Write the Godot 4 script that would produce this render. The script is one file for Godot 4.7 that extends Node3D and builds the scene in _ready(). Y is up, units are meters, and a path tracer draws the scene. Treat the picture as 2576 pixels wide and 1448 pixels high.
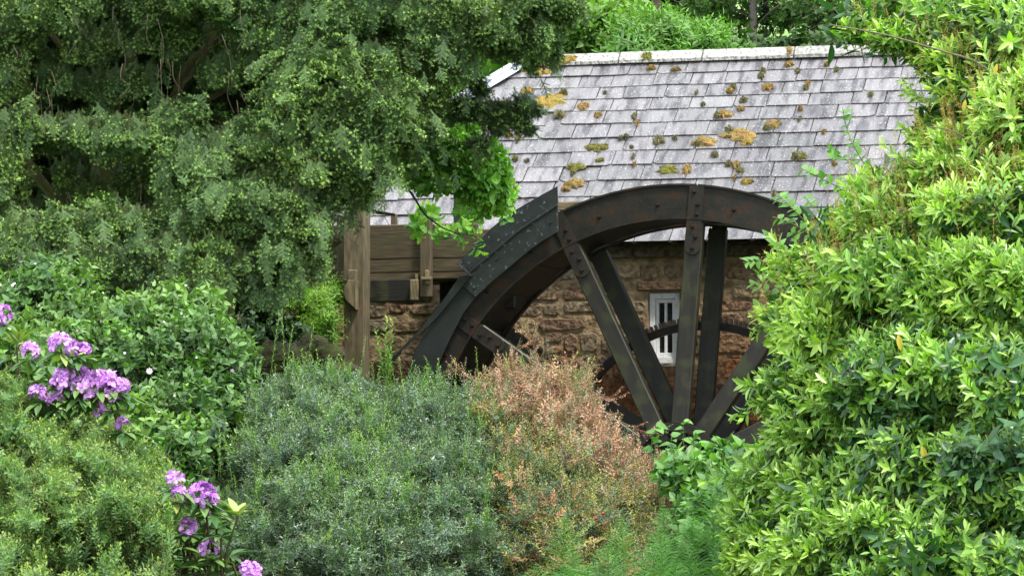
extends Node3D
# An old watermill in a garden: hipped slate roof, iron overshot wheel, timber flume, shrubs and a yew.

const F := 8840.0            # focal length in units of a 2576 x 1448 picture
var eye := Vector3(0, 2.69, 0)
var look: Basis
var rng := RandomNumberGenerator.new()
var noise := FastNoiseLite.new()
var mill: Basis              # x along the wall, y up, z out of the wall
var hub: Vector3             # middle of the wheel's front rim
var M := {}
var taken := {}
const ROOF_RUN := 2.2
const ROOF_RISE := 1.79
const EAVE_V := 1.933
const EAVE_W := -1.25
const WALL_W := -1.37


class MB:
	var v := PackedVector3Array()
	var n := PackedVector3Array()
	var c := PackedColorArray()
	var t := PackedVector2Array()
	var grain := Vector3.ZERO      # when set, v of the texture runs along it

	func vert(p: Vector3, nn: Vector3, col: Color) -> void:
		v.push_back(p)
		n.push_back(nn)
		c.push_back(col)
		if grain == Vector3.ZERO:
			t.push_back(Vector2(p.x + p.z * 0.7, p.y + p.z * 0.3))
		else:
			var s := grain.cross(Vector3(0.31, 0.52, 0.79)).normalized()
			var q := grain.cross(s)
			t.push_back(Vector2(p.dot(s) + p.dot(q) * 0.83, p.dot(grain)))

	func smooth(a: Vector3, b: Vector3, d: Vector3, na: Vector3, nb: Vector3, nd: Vector3, col: Color) -> void:
		if (d - a).cross(b - a).dot(na + nb + nd) < 0.0:
			vert(a, na, col); vert(d, nd, col); vert(b, nb, col)
		else:
			vert(a, na, col); vert(b, nb, col); vert(d, nd, col)

	func tri(a: Vector3, b: Vector3, d: Vector3, out: Vector3, col: Color) -> void:
		var f := (d - a).cross(b - a).normalized()
		if f.dot(out) < 0.0:
			f = -f
			vert(a, f, col); vert(d, f, col); vert(b, f, col)
		else:
			vert(a, f, col); vert(b, f, col); vert(d, f, col)

	func quad(a: Vector3, b: Vector3, d: Vector3, e: Vector3, out: Vector3, col: Color) -> void:
		tri(a, b, d, out, col)
		tri(a, d, e, out, col)

	# box round o with half axes x, y, z and chamfered edges
	func box(o: Vector3, x: Vector3, y: Vector3, z: Vector3, ch: float, col: Color) -> void:
		var ax := [x, y, z]
		if ch <= 0.0:
			for i in 3:
				for s in [-1.0, 1.0]:
					var a: Vector3 = ax[i] * s
					var b: Vector3 = ax[(i + 1) % 3]
					var d: Vector3 = ax[(i + 2) % 3]
					quad(o + a + b + d, o + a + b - d, o + a - b - d, o + a - b + d, a, col)
			return
		var k := [(x.length() - ch) / x.length(), (y.length() - ch) / y.length(), (z.length() - ch) / z.length()]
		for i in 3:
			var j := (i + 1) % 3
			var l := (i + 2) % 3
			var bj: Vector3 = ax[j] * k[j]
			var bl: Vector3 = ax[l] * k[l]
			for s in [-1.0, 1.0]:
				var a: Vector3 = ax[i] * s
				quad(o + a + bj + bl, o + a + bj - bl, o + a - bj - bl, o + a - bj + bl, a, col)
				for r in [-1.0, 1.0]:
					var a2: Vector3 = ax[i] * s * k[i]
					var b2: Vector3 = ax[j] * r
					quad(o + a + b2 * k[j] + bl, o + a + b2 * k[j] - bl, o + a2 + b2 - bl, o + a2 + b2 + bl, a + b2, col)
		for s in [-1.0, 1.0]:
			for r in [-1.0, 1.0]:
				for q in [-1.0, 1.0]:
					var a: Vector3 = x * s
					var b: Vector3 = y * r
					var d: Vector3 = z * q
					tri(o + a + b * k[1] + d * k[2], o + a * k[0] + b + d * k[2], o + a * k[0] + b * k[1] + d, a + b + d, col)

	# outline in the x-y plane of frame, from depth d0 to d1 along z, front face drawn in by inset
	func prism(outline: PackedVector2Array, frame: Transform3D, d0: float, d1: float, inset: float, col: Color, back := true) -> void:
		var poly := outline
		if Geometry2D.is_polygon_clockwise(poly):
			poly = poly.duplicate()
			poly.reverse()
		var mid := Vector2.ZERO
		for p in poly:
			mid += p / poly.size()
		var top := PackedVector2Array()
		var far := 0.001
		for p in poly:
			far = maxf(far, p.distance_to(mid))
		for p in poly:
			top.push_back(p if inset <= 0.0 else mid + (p - mid) * (1.0 - inset / maxf(p.distance_to(mid), inset * 2.0)))
		var zz := frame.basis.z
		var dm := d1 - inset * 0.7 if inset > 0.0 else d1
		var m := poly.size()
		for i in m:
			var p := poly[i]
			var q := poly[(i + 1) % m]
			var e := q - p
			var out := frame.basis.x * e.y - frame.basis.y * e.x
			quad(frame * Vector3(p.x, p.y, d0), frame * Vector3(q.x, q.y, d0), frame * Vector3(q.x, q.y, dm), frame * Vector3(p.x, p.y, dm), out, col)
			if inset > 0.0:
				quad(frame * Vector3(p.x, p.y, dm), frame * Vector3(q.x, q.y, dm), frame * Vector3(top[(i + 1) % m].x, top[(i + 1) % m].y, d1), frame * Vector3(top[i].x, top[i].y, d1), out.normalized() + zz, col)
		var idx := Geometry2D.triangulate_polygon(top)
		for i in range(0, idx.size(), 3):
			var a := top[idx[i]]
			var b := top[idx[i + 1]]
			var d := top[idx[i + 2]]
			tri(frame * Vector3(a.x, a.y, d1), frame * Vector3(b.x, b.y, d1), frame * Vector3(d.x, d.y, d1), zz, col)
			if back:
				a = poly[idx[i]]; b = poly[idx[i + 1]]; d = poly[idx[i + 2]]
				tri(frame * Vector3(a.x, a.y, d0), frame * Vector3(b.x, b.y, d0), frame * Vector3(d.x, d.y, d0), -zz, col)

	func tube(pts: PackedVector3Array, radii: PackedFloat32Array, sides: int, col: Color, cap := true) -> void:
		var rings := []
		var side := Vector3.ZERO
		for i in pts.size():
			var d := (pts[mini(i + 1, pts.size() - 1)] - pts[maxi(i - 1, 0)]).normalized()
			if side == Vector3.ZERO:
				side = d.cross(Vector3(0.3, 0.1, 0.95) if absf(d.z) < 0.9 else Vector3.UP).normalized()
			side = (side - d * side.dot(d)).normalized()
			var up := d.cross(side)
			var ring := []
			for k in sides:
				var a := TAU * k / sides
				ring.push_back(side * cos(a) + up * sin(a))
			rings.push_back(ring)
		for i in pts.size() - 1:
			for k in sides:
				var l := (k + 1) % sides
				var na: Vector3 = rings[i][k]
				var nb: Vector3 = rings[i][l]
				var nc: Vector3 = rings[i + 1][l]
				var nd: Vector3 = rings[i + 1][k]
				var a := pts[i] + na * radii[i]
				var b := pts[i] + nb * radii[i]
				var d := pts[i + 1] + nc * radii[i + 1]
				var e := pts[i + 1] + nd * radii[i + 1]
				smooth(a, b, d, na, nb, nc, col)
				smooth(a, d, e, na, nc, nd, col)
		if cap:
			for i in [0, pts.size() - 1]:
				var out := pts[i] - pts[1 if i == 0 else i - 1]
				for k in sides:
					tri(pts[i], pts[i] + rings[i][k] * radii[i], pts[i] + rings[i][(k + 1) % sides] * radii[i], out, col)

	# a leaf along y, upper side z, of length 1 before xf; rows are [t, half width] pairs
	func leaf(xf: Transform3D, rows: Array, curl: float, fold: float, col: Color) -> void:
		var tip := xf * Vector3(0, 1, -curl)
		var out := xf.basis.z
		var pl := xf.origin
		var pm := xf.origin
		var pr := xf.origin
		for r in rows:
			var y: float = r[0]
			var w: float = r[1]
			var z := -curl * y * y
			var l := xf * Vector3(-w, y, z + fold * w)
			var m := xf * Vector3(0, y, z)
			var rr := xf * Vector3(w, y, z + fold * w)
			if pl == pm:
				tri(pm, l, m, out, col)
				tri(pm, m, rr, out, col)
			else:
				quad(pl, l, m, pm, out, col)
				quad(pm, m, rr, pr, out, col)
			pl = l; pm = m; pr = rr
		tri(pl, tip, pm, out, col)
		tri(pm, tip, pr, out, col)

	func mesh() -> ArrayMesh:
		var a := []
		a.resize(Mesh.ARRAY_MAX)
		a[Mesh.ARRAY_VERTEX] = v
		a[Mesh.ARRAY_NORMAL] = n
		a[Mesh.ARRAY_COLOR] = c
		a[Mesh.ARRAY_TEX_UV] = t
		var m := ArrayMesh.new()
		m.add_surface_from_arrays(Mesh.PRIMITIVE_TRIANGLES, a)
		return m


# ---------------------------------------------------------------- small helpers
func rf(a: float, b: float) -> float:
	return rng.randf_range(a, b)

func ray(px: float, py: float) -> Vector3:
	return look * Vector3((px - 1288.0) / F, -(py - 724.0) / F, -1.0)

func at(px: float, py: float, depth: float) -> Vector3:
	return eye + ray(px, py) * depth

func hit(px: float, py: float, p0: Vector3, nn: Vector3) -> Vector3:
	var r := ray(px, py)
	return eye + r * ((p0 - eye).dot(nn) / r.dot(nn))

# place on a plane parallel to the wheel, in the wheel's own coordinates
func on(px: float, py: float, w: float) -> Vector2:
	var q := mill.inverse() * (hit(px, py, hub + mill.z * w, mill.z) - hub)
	return Vector2(q.x, q.y)

func on_list(pts: Array, w: float) -> PackedVector2Array:
	var o := PackedVector2Array()
	for p in pts:
		o.push_back(on(p.x, p.y, w))
	return o

func ground(x: float, z: float) -> float:
	var d := -z
	var h := 1.05 + 0.25 * smoothstep(4.0, 15.0, d) - 1.5 * smoothstep(19.0, 26.0, d)
	h += 2.2 * smoothstep(32.0, 46.0, d) + 12.8 * smoothstep(48.0, 100.0, d) + 10.0 * smoothstep(90.0, 170.0, d)
	return h + 0.12 * noise.get_noise_2d(x * 0.2, z * 0.2)

func ground_at(p: Vector3) -> Vector3:
	return Vector3(p.x, ground(p.x, p.z), p.z)

func numbered(called: String) -> String:
	var k: int = taken.get(called, 0)
	taken[called] = k + 1
	return called if k == 0 else "%s_%03d" % [called, k]

func tag(o: Node3D, label: String, category: String, group := "") -> void:
	o.set_meta("label", label)
	o.set_meta("category", category)
	if group:
		o.set_meta("group", group)

func thing(called: String, label: String, category: String, where := Vector3.ZERO, basis_ := Basis.IDENTITY, group := "") -> Node3D:
	var o := Node3D.new()
	o.name = numbered(called)
	add_child(o, true)
	o.transform = Transform3D(basis_, where)
	tag(o, label, category, group)
	return o

func obj(called: String, mesh: Mesh, material: Material, parent: Node3D, place := Transform3D.IDENTITY) -> MeshInstance3D:
	var o := MeshInstance3D.new()
	o.name = called
	o.mesh = mesh
	o.material_override = material
	parent.add_child(o, true)
	o.transform = place
	return o

func structure(called: String, mesh: Mesh, material: Material) -> MeshInstance3D:
	var o := obj(called, mesh, material, self)
	o.set_meta("kind", "structure")
	return o

func copies(called: String, mesh: Mesh, material: Material, parent: Node3D, xf: Array, cols: PackedColorArray) -> void:
	if xf.is_empty():
		return
	var mm := MultiMesh.new()
	mm.transform_format = MultiMesh.TRANSFORM_3D
	mm.use_colors = true
	mm.mesh = mesh
	mm.instance_count = xf.size()
	for i in xf.size():
		mm.set_instance_transform(i, xf[i])
		mm.set_instance_color(i, cols[i])
	var o := MultiMeshInstance3D.new()
	o.name = called
	o.multimesh = mm
	o.material_override = material
	o.set_meta("kind", "stuff")
	parent.add_child(o, true)

func grey(k: float) -> Color:
	return Color(k, k, k)

func tone(c: Color, k: float) -> Color:
	return Color(c.r * k, c.g * k, c.b * k)

func turned(y: Vector3, hint: Vector3) -> Basis:
	var yy := y.normalized()
	var x := yy.cross(hint)
	if x.length() < 0.01:
		x = yy.cross(Vector3(0.7, 0.1, 0.7))
	x = x.normalized()
	return Basis(x, yy, x.cross(yy))

func wild() -> Vector3:
	var z := rf(-1, 1)
	var a := rf(0, TAU)
	var r := sqrt(1.0 - z * z)
	return Vector3(r * cos(a), z, r * sin(a))


# ---------------------------------------------------------------- materials
func noise_tex(seed_: int, freq: float, stops: Array, kind := FastNoiseLite.TYPE_SIMPLEX_SMOOTH, octaves := 4, size := 512) -> NoiseTexture2D:
	var f := FastNoiseLite.new()
	f.seed = seed_
	f.noise_type = kind
	f.frequency = freq
	f.fractal_octaves = octaves
	var t := NoiseTexture2D.new()
	t.width = size
	t.height = size
	t.seamless = true
	t.noise = f
	if stops.size():
		var g := Gradient.new()
		var off := PackedFloat32Array()
		var col := PackedColorArray()
		for s in stops:
			off.push_back(s[0])
			col.push_back(s[1])
		g.offsets = off
		g.colors = col
		t.color_ramp = g
	return t

func mat(called: String, albedo: Color, rough: float, tex: Texture2D = null, scale := Vector3.ONE, triplanar := true) -> StandardMaterial3D:
	var m := StandardMaterial3D.new()
	m.resource_name = called
	m.albedo_color = albedo
	m.roughness = rough
	m.vertex_color_use_as_albedo = true
	if tex:
		m.albedo_texture = tex
		m.uv1_scale = scale
		m.uv1_triplanar = triplanar
	M[called] = m
	return m

func relief(m: StandardMaterial3D, tex: Texture2D, cm: float) -> void:
	m.heightmap_enabled = true
	m.heightmap_texture = tex
	m.heightmap_scale = cm

func over(m: StandardMaterial3D, tex: Texture2D, scale: float) -> void:
	m.detail_enabled = true
	m.detail_albedo = tex
	m.detail_uv_layer = BaseMaterial3D.DETAIL_UV_2
	m.detail_blend_mode = BaseMaterial3D.BLEND_MODE_MIX
	m.uv2_triplanar = true
	m.uv2_scale = Vector3.ONE * scale

func leafy(called: String, rough: float, through: Color) -> StandardMaterial3D:
	var m := mat(called, Color.WHITE, rough)
	m.backlight_enabled = true
	m.backlight = through
	m.cull_mode = BaseMaterial3D.CULL_DISABLED
	return m

func clear_(c: Color, a: float) -> Color:
	return Color(c.r, c.g, c.b, a)

func make_materials() -> void:
	var fine := noise_tex(11, 0.05, [])
	var coarse := noise_tex(12, 0.018, [], FastNoiseLite.TYPE_SIMPLEX_SMOOTH, 5)
	var streak := noise_tex(3, 0.014, [[0.0, Color(0.42, 0.41, 0.42)], [0.26, Color(0.62, 0.61, 0.63)], [0.46, Color(0.86, 0.855, 0.87)], [0.7, Color(0.92, 0.915, 0.93)], [1.0, Color(0.97, 0.965, 0.98)]], FastNoiseLite.TYPE_SIMPLEX_SMOOTH, 4, 1024)
	var m := mat("slate", Color.WHITE, 0.5, streak, Vector3(0.6, 0.13, 1), false)
	relief(m, coarse, 0.10)
	var pale := Color(0.86, 0.86, 0.84)
	over(m, noise_tex(5, 0.045, [[0.0, clear_(pale, 0)], [0.76, clear_(pale, 0)], [0.84, clear_(pale, 0.7)], [1.0, pale]], FastNoiseLite.TYPE_SIMPLEX_SMOOTH, 4, 1024), 0.9)
	m = mat("ridge", Color.WHITE, 0.9, noise_tex(6, 0.035, [[0.0, Color(0.38, 0.36, 0.32)], [0.30, Color(0.60, 0.58, 0.55)], [0.48, Color(0.84, 0.83, 0.81)], [1.0, Color(0.95, 0.94, 0.92)]]), Vector3.ONE * 1.3)
	relief(m, fine, 0.6)
	m = mat("stone", Color.WHITE, 0.85, noise_tex(7, 0.022, [[0.0, Color(0.45, 0.40, 0.36)], [0.5, Color(0.80, 0.77, 0.72)], [1.0, Color(1, 1, 0.96)]], FastNoiseLite.TYPE_SIMPLEX_SMOOTH, 5), Vector3.ONE * 1.4)
	relief(m, coarse, 1.3)
	m = mat("mortar", Color.WHITE, 0.95, noise_tex(8, 0.02, [[0.0, Color(0.36, 0.29, 0.21)], [0.5, Color(0.53, 0.46, 0.36)], [1.0, Color(0.63, 0.57, 0.46)]]), Vector3.ONE * 1.0)
	relief(m, coarse, 1.5)
	# dark iron of the rims, with dull rust
	var rust := Color(0.34, 0.17, 0.08)
	m = mat("iron", Color.WHITE, 0.5, noise_tex(9, 0.012, [[0.0, Color(0.09, 0.088, 0.08)], [0.45, Color(0.135, 0.128, 0.112)], [0.64, Color(0.15, 0.132, 0.108)], [0.8, Color(0.20, 0.135, 0.09)], [1.0, Color(0.14, 0.14, 0.095)]]), Vector3.ONE * 0.9)
	over(m, noise_tex(10, 0.03, [[0.0, clear_(rust, 0)], [0.76, clear_(rust, 0)], [0.92, clear_(rust, 0.55)], [1.0, clear_(rust, 0.7)]]), 1.1)
	relief(m, fine, 0.12)
	m.metallic_specular = 0.35
	mat("casing_plain", Color.WHITE, 0.45, noise_tex(33, 0.012, [[0.0, Color(0.065, 0.082, 0.083)], [0.5, Color(0.09, 0.108, 0.107)], [0.85, Color(0.13, 0.145, 0.138)], [1.0, Color(0.21, 0.23, 0.22)]]), Vector3.ONE * 0.8)
	var flake := Color(0.38, 0.43, 0.42)
	m = mat("casing", Color.WHITE, 0.45, noise_tex(13, 0.012, [[0.0, Color(0.075, 0.092, 0.093)], [0.5, Color(0.105, 0.123, 0.122)], [1.0, Color(0.15, 0.17, 0.16)]]), Vector3.ONE * 0.8)
	over(m, noise_tex(14, 0.03, [[0.0, clear_(flake, 0)], [0.76, clear_(flake, 0)], [0.80, clear_(flake, 0.6)], [1.0, flake]], FastNoiseLite.TYPE_SIMPLEX_SMOOTH, 5), 1.1)
	# timber, grain along v
	var grain := noise_tex(15, 0.02, [[0.0, Color(0.55, 0.53, 0.50)], [0.5, Color(0.80, 0.79, 0.76)], [1.0, Color(1, 1, 1)]], FastNoiseLite.TYPE_SIMPLEX_SMOOTH, 5)
	for w in [["board", Color(0.41, 0.35, 0.25), 0.85], ["post", Color(0.50, 0.44, 0.33), 0.85], ["spoke", Color(0.115, 0.10, 0.065), 0.5], ["dark_shaded_timber", Color(0.11, 0.105, 0.095), 0.6]]:  # last timber has the shade behind the wheel and under the flume put in
		m = mat(w[0], w[1], w[2], grain, Vector3(3.0, 0.35, 1), false)
		relief(m, grain, 0.3)
		var alga := Color(0.20, 0.22, 0.09)
		over(m, noise_tex(16, 0.012, [[0.0, clear_(alga, 0)], [0.5, clear_(alga, 0)], [0.8, clear_(alga, 0.55)], [1.0, clear_(alga, 0.7)]]), 0.7)
	mat("white_paint", Color(0.86, 0.87, 0.88), 0.5, noise_tex(17, 0.02, [[0.0, Color(0.85, 0.84, 0.80)], [0.4, Color.WHITE], [1.0, Color.WHITE]]), Vector3.ONE * 2.0)
	m = mat("glass", Color(0.16, 0.19, 0.19, 0.6), 0.08)
	m.vertex_color_use_as_albedo = false
	m.transparency = BaseMaterial3D.TRANSPARENCY_ALPHA
	mat("lead", Color(0.80, 0.84, 0.90), 0.4, noise_tex(18, 0.02, [[0.0, Color(0.7, 0.7, 0.7)], [1.0, Color.WHITE]]))
	m = mat("cog", Color(0.30, 0.26, 0.23), 0.3)
	m = mat("bark", Color.WHITE, 0.95, noise_tex(19, 0.03, [[0.0, Color(0.45, 0.42, 0.40)], [1.0, Color(1, 1, 1)]]), Vector3(6, 2, 6))
	relief(m, fine, 0.8)
	var green := Color(0.25, 0.28, 0.07)
	over(m, noise_tex(20, 0.015, [[0.0, clear_(green, 0)], [0.30, clear_(green, 0)], [0.5, clear_(green, 0.85)], [1.0, green]]), 1.6)
	m = mat("bare_bark", Color.WHITE, 0.9, noise_tex(21, 0.03, [[0.0, Color(0.5, 0.48, 0.46)], [1.0, Color(1, 1, 1)]]), Vector3(6, 2, 6))
	m = mat("moss", Color.WHITE, 1.0, noise_tex(22, 0.06, [[0.0, Color(0.5, 0.48, 0.45)], [1.0, Color(1, 1, 1)]]), Vector3.ONE * 4.0)
	relief(m, fine, 0.8)
	m = mat("meadow", Color.WHITE, 0.95, noise_tex(23, 0.02, [[0.0, Color(0.28, 0.38, 0.14)], [0.5, Color(0.36, 0.47, 0.20)], [1.0, Color(0.41, 0.50, 0.24)]]), Vector3.ONE * 0.12)
	m = mat("soil", Color.WHITE, 1.0, noise_tex(24, 0.03, [[0.0, Color(0.12, 0.09, 0.06)], [1.0, Color(0.25, 0.19, 0.13)]]), Vector3.ONE * 0.8)
	relief(m, coarse, 3.0)
	leafy("needles", 0.7, Color(0.5, 0.6, 0.25))
	leafy("gloss", 0.34, Color(0.72, 0.85, 0.25))
	leafy("semi", 0.42, Color(0.6, 0.72, 0.3))
	leafy("soft", 0.55, Color(0.8, 0.92, 0.35))
	leafy("petal", 0.6, Color(0.8, 0.6, 0.85))


# ---------------------------------------------------------------- foliage
const ELLIPTIC := [[0.12, 0.42], [0.35, 0.9], [0.6, 0.92], [0.84, 0.5]]
const OVATE := [[0.12, 0.75], [0.35, 1.0], [0.68, 0.62]]
const DIAMOND := [[0.45, 1.0]]
const PAD := [[0.2, 0.7], [0.6, 1.0], [0.85, 0.75]]

func rows_of(shape: Array, half: float) -> Array:
	var o := []
	for r in shape:
		o.push_back([r[0], r[1] * half])
	return o

# leaf places on a shoot along +y of length ln: [Transform3D, t] each
func shoot(ln: float, count: int, leaf: float, wide: float, narrow: float, paired: bool, bend: float, from := 0.12) -> Array:
	var o := []
	for k in count:
		var kk := k / 2 if paired else k
		var t := lerpf(from, 1.0, float(kk) / maxf(1.0, (count / 2 if paired else count) - 1.0))
		var az := (kk * PI / 2.0 + (PI if k % 2 else 0.0) if paired else k * 2.399) + rf(-0.35, 0.35)
		var p := Vector3(bend * t * t * ln, t * ln, 0)
		var ax := Vector3(2.0 * bend * t, 1, 0).normalized()
		var side := Vector3(cos(az), 0, sin(az))
		var a := deg_to_rad(lerpf(wide, narrow, t) + rf(-14, 14))
		var d := (ax * cos(a) + side * sin(a)).normalized()
		var up := (ax - d * ax.dot(d)).normalized() if a > 0.1 else -side
		up = (up + wild() * 0.25).normalized()
		var x := d.cross(up).normalized()
		var s := leaf * rf(0.75, 1.15) * (1.0 if t < 0.8 else 0.75)
		o.push_back([Transform3D(Basis(x, d, x.cross(d)) * s, p), t])
	return o

func sprig(opt: Dictionary) -> ArrayMesh:
	var mb := MB.new()
	var ln: float = opt.len
	var bend: float = opt.get("bend", 0.2)
	for f in shoot(ln, opt.count, opt.leaf, opt.get("wide", 75.0), opt.get("narrow", 30.0), opt.get("paired", false), bend, opt.get("from", 0.12)):
		var col: Color = opt.low.lerp(opt.tip, smoothstep(opt.get("turn0", 0.5), 1.0, f[1]))
		mb.leaf(f[0], rows_of(opt.shape, opt.half), rf(0.02, opt.get("curl", 0.25)), opt.get("fold", 0.35), tone(col, rf(0.75, 1.25)))
	var sr: float = opt.get("stem", 0.0)
	if sr > 0.0:
		var pts := PackedVector3Array()
		var rr := PackedFloat32Array()
		for k in 4:
			var t := k / 3.0
			pts.push_back(Vector3(bend * t * t * ln, t * ln, 0))
			rr.push_back(sr * (1.0 - 0.7 * t))
		mb.tube(pts, rr, 3, opt.get("stem_col", Color(0.10, 0.07, 0.03)), false)
	return mb.mesh()

func yew_spray(tips: float) -> ArrayMesh:
	var mb := MB.new()
	var dark := Color(0.050, 0.102, 0.030)
	var pale := Color(0.28, 0.44, 0.13)
	var ln := 0.22
	var twig := func(p0: Vector3, d: Vector3, l: float, bright: bool):
		var k := 0.0
		while k < l:
			var p := p0 + d * k + Vector3(0, 0, -0.9 * k * k)
			for s in [-1.0, 1.0]:
				var side: Vector3 = d.cross(Vector3(0, 0, 1)).normalized() * s
				var nd: Vector3 = (side * 0.85 + d * 0.55 + Vector3(0, 0, rf(-0.35, 0.25))).normalized()
				var wdt: Vector3 = nd.cross(Vector3(0, 0, 1)).normalized() * 0.0019
				var q: Vector3 = p + nd * rf(0.016, 0.024)
				mb.tri(p - wdt, p + wdt, q, Vector3(0, 0, 1) + wild() * 0.2, tone(dark, rf(0.6, 1.5)))
			k += 0.0052
		if bright:
			var e := p0 + d * l + Vector3(0, 0, -0.9 * l * l)
			for i in 16:
				var nd := (d + wild() * 0.9).normalized()
				var wdt := nd.cross(wild()).normalized() * 0.0030
				mb.tri(e - wdt, e + wdt, e + nd * rf(0.016, 0.032), wdt.cross(nd), tone(pale, rf(0.7, 1.3)))
	twig.call(Vector3.ZERO, Vector3(0, 1, 0), ln, rng.randf() < tips)
	for i in 9:
		var t := 0.15 + 0.8 * i / 9.0
		var a := deg_to_rad(rf(40, 62)) * (1 if i % 2 else -1)
		twig.call(Vector3(0, t * ln, -0.9 * t * t * ln * ln), Vector3(sin(a), cos(a), rf(-0.25, 0.1)).normalized(), rf(0.05, 0.10) * (1.15 - 0.5 * t), rng.randf() < tips)
	mb.tube(PackedVector3Array([Vector3.ZERO, Vector3(0, ln * 0.5, -0.011), Vector3(0, ln, -0.043)]), PackedFloat32Array([0.0025, 0.0018, 0.001]), 3, Color(0.10, 0.07, 0.03), false)
	return mb.mesh()

func oak_leaf_shape() -> Array:
	return [[0.10, 0.06], [0.22, 0.20], [0.30, 0.11], [0.44, 0.32], [0.54, 0.17], [0.68, 0.36], [0.78, 0.20], [0.90, 0.22]]

# blobs: [middle, radii (right, up, near), weight]; returns [point, outward]
func pick(blobs: Array, inner: float, rough: float, back := 0.35) -> Array:
	for tries in 30:
		var total := 0.0
		for b in blobs:
			total += b[2]
		var k := rng.randf() * total
		var bl: Array = blobs[0]
		for b in blobs:
			k -= b[2]
			if k <= 0.0:
				bl = b
				break
		var d := wild()
		if d.z < -0.1 and rng.randf() > back:
			d.z = -d.z
		var r: Vector3 = bl[1]
		var out := lerpf(inner, 1.0, sqrt(rng.randf()))
		if rng.randf() < 0.14:
			out += rf(0.0, 0.35)
		var p: Vector3 = bl[0] + d * r * out
		p += d * rough * noise.get_noise_3dv(p * 2.5) * minf(r.x, minf(r.y, r.z)) * 2.0
		var buried := false
		for b in blobs:
			if b != bl and ((p - b[0]) / b[1]).length() < inner * 0.85:
				buried = true
				break
		if not buried:
			return [p, (d / r).normalized()]
	return [blobs[0][0], Vector3.UP]

# blobs given as pixel ellipses at a depth: [px, py, depth, half width, half height, thickness, weight factor]
func blob_list(list: Array) -> Array:
	var o := []
	for b in list:
		var s: float = b[2] / F
		var r := Vector3(b[3] * s, b[4] * s, b[5])
		o.push_back([at(b[0], b[1], b[2]), r, (b[6] if b.size() > 6 else 1.0) * (r.x * r.y + r.x * r.z + r.y * r.z)])
	return o

# each blob broken into smaller ones, so that the outline is uneven
func shatter(blobs: Array, n: int, spread := 0.72, lo := 0.34, hi := 0.62) -> Array:
	var o := []
	for b in blobs:
		for k in n:
			var r: Vector3 = b[1] * Vector3(rf(lo, hi), rf(lo, hi), rf(lo, hi) * 1.1)
			o.push_back([b[0] + wild() * b[1] * spread * pow(rng.randf(), 0.4), r, b[2] / n * rf(0.7, 1.3)])
	return o

func tint(pal: Array, p: Vector3, jitter: float, freq := 1.5) -> Color:
	var k := clampf(0.5 + 0.9 * noise.get_noise_3dv(p * freq) + rf(-0.3, 0.3), 0.0, 0.999) * (pal.size() - 1)
	var c: Color = pal[int(k)].lerp(pal[int(k) + 1], k - int(k)) if pal.size() > 1 else pal[0]
	return tone(c, 1.0 + rf(-jitter, jitter))

# lay count copies of the sprigs over the blobs; grow = [outward, up, wild]
func foliage(parent: Node3D, called: String, sprigs: Array, material: Material, blobs: Array, count: int, opt := {}) -> void:
	var grow: Vector3 = opt.get("grow", Vector3(1, 0.5, 0.5))
	var drift: Vector3 = opt.get("drift", Vector3.ZERO)
	var pal: Array = opt.get("pal", [Color.WHITE])
	var xs := []
	var cs := []
	var tall := []
	for s in sprigs:
		tall.push_back(s.get_aabb().end.y)
		xs.push_back([])
		cs.push_back(PackedColorArray())
	var floor_: float = opt.get("floor", -100.0)
	for i in count:
		var g := pick(blobs, opt.get("inner", 0.6), opt.get("rough", 0.25), opt.get("back", 0.35))
		var p: Vector3 = g[0]
		if p.y < floor_:
			continue
		var d: Vector3 = g[1] * grow.x + Vector3.UP * grow.y + wild() * grow.z + drift
		var hint: Vector3 = Vector3.UP if opt.get("flat", false) else wild()
		var b := turned(d, hint + wild() * 0.3)
		if opt.get("flat", false) and b.z.y < 0.0:
			b = Basis(-b.x, b.y, -b.z)
		var k := i % sprigs.size()
		var sc := rf(opt.get("s0", 0.75), opt.get("s1", 1.25))
		p -= b.y * tall[k] * sc * opt.get("reach", 0.75)
		xs[k].push_back(Transform3D(b * sc, p - parent.position))
		cs[k].push_back(tint(pal, p, opt.get("jitter", 0.2), opt.get("freq", 1.5)))
	for k in sprigs.size():
		copies(called, sprigs[k], material, parent, xs[k], cs[k])

# a bank of foliage that rises from the front (bottom) to the back (top line, given as [px, py] pairs)
func along(line: Array, px: float) -> float:
	for k in line.size() - 1:
		if px <= line[k + 1][0]:
			return lerpf(line[k][1], line[k + 1][1], clampf((px - line[k][0]) / (line[k + 1][0] - line[k][0]), 0, 1))
	return line[-1][1]

var last_t := 0.0

func bank_point(line: Array, bottom: float, d_top: float, d_low: float, deep: float, opt_jag := 24.0) -> Vector3:
	var px := rf(line[0][0], line[-1][0])
	var t := rng.randf()
	var u: float = (px - line[0][0]) / (line[-1][0] - line[0][0])
	var e := 2.0 * absf(u - 0.5)
	var py := lerpf(along(line, px) + opt_jag * noise.get_noise_2d(px * 0.022, 3.0), bottom, t)
	last_t = t
	var d := lerpf(d_top, d_low, sin(t * PI / 2.0) * (1.0 - 0.35 * e * e)) + 0.55 * noise.get_noise_2d(px * 0.011, py * 0.014) + 0.22 * noise.get_noise_2d(px * 0.03 + 9.0, py * 0.035)
	var p := at(px, py, d)
	return p + ray(px, py) * deep * pow(rng.randf(), 2.0)

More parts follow.
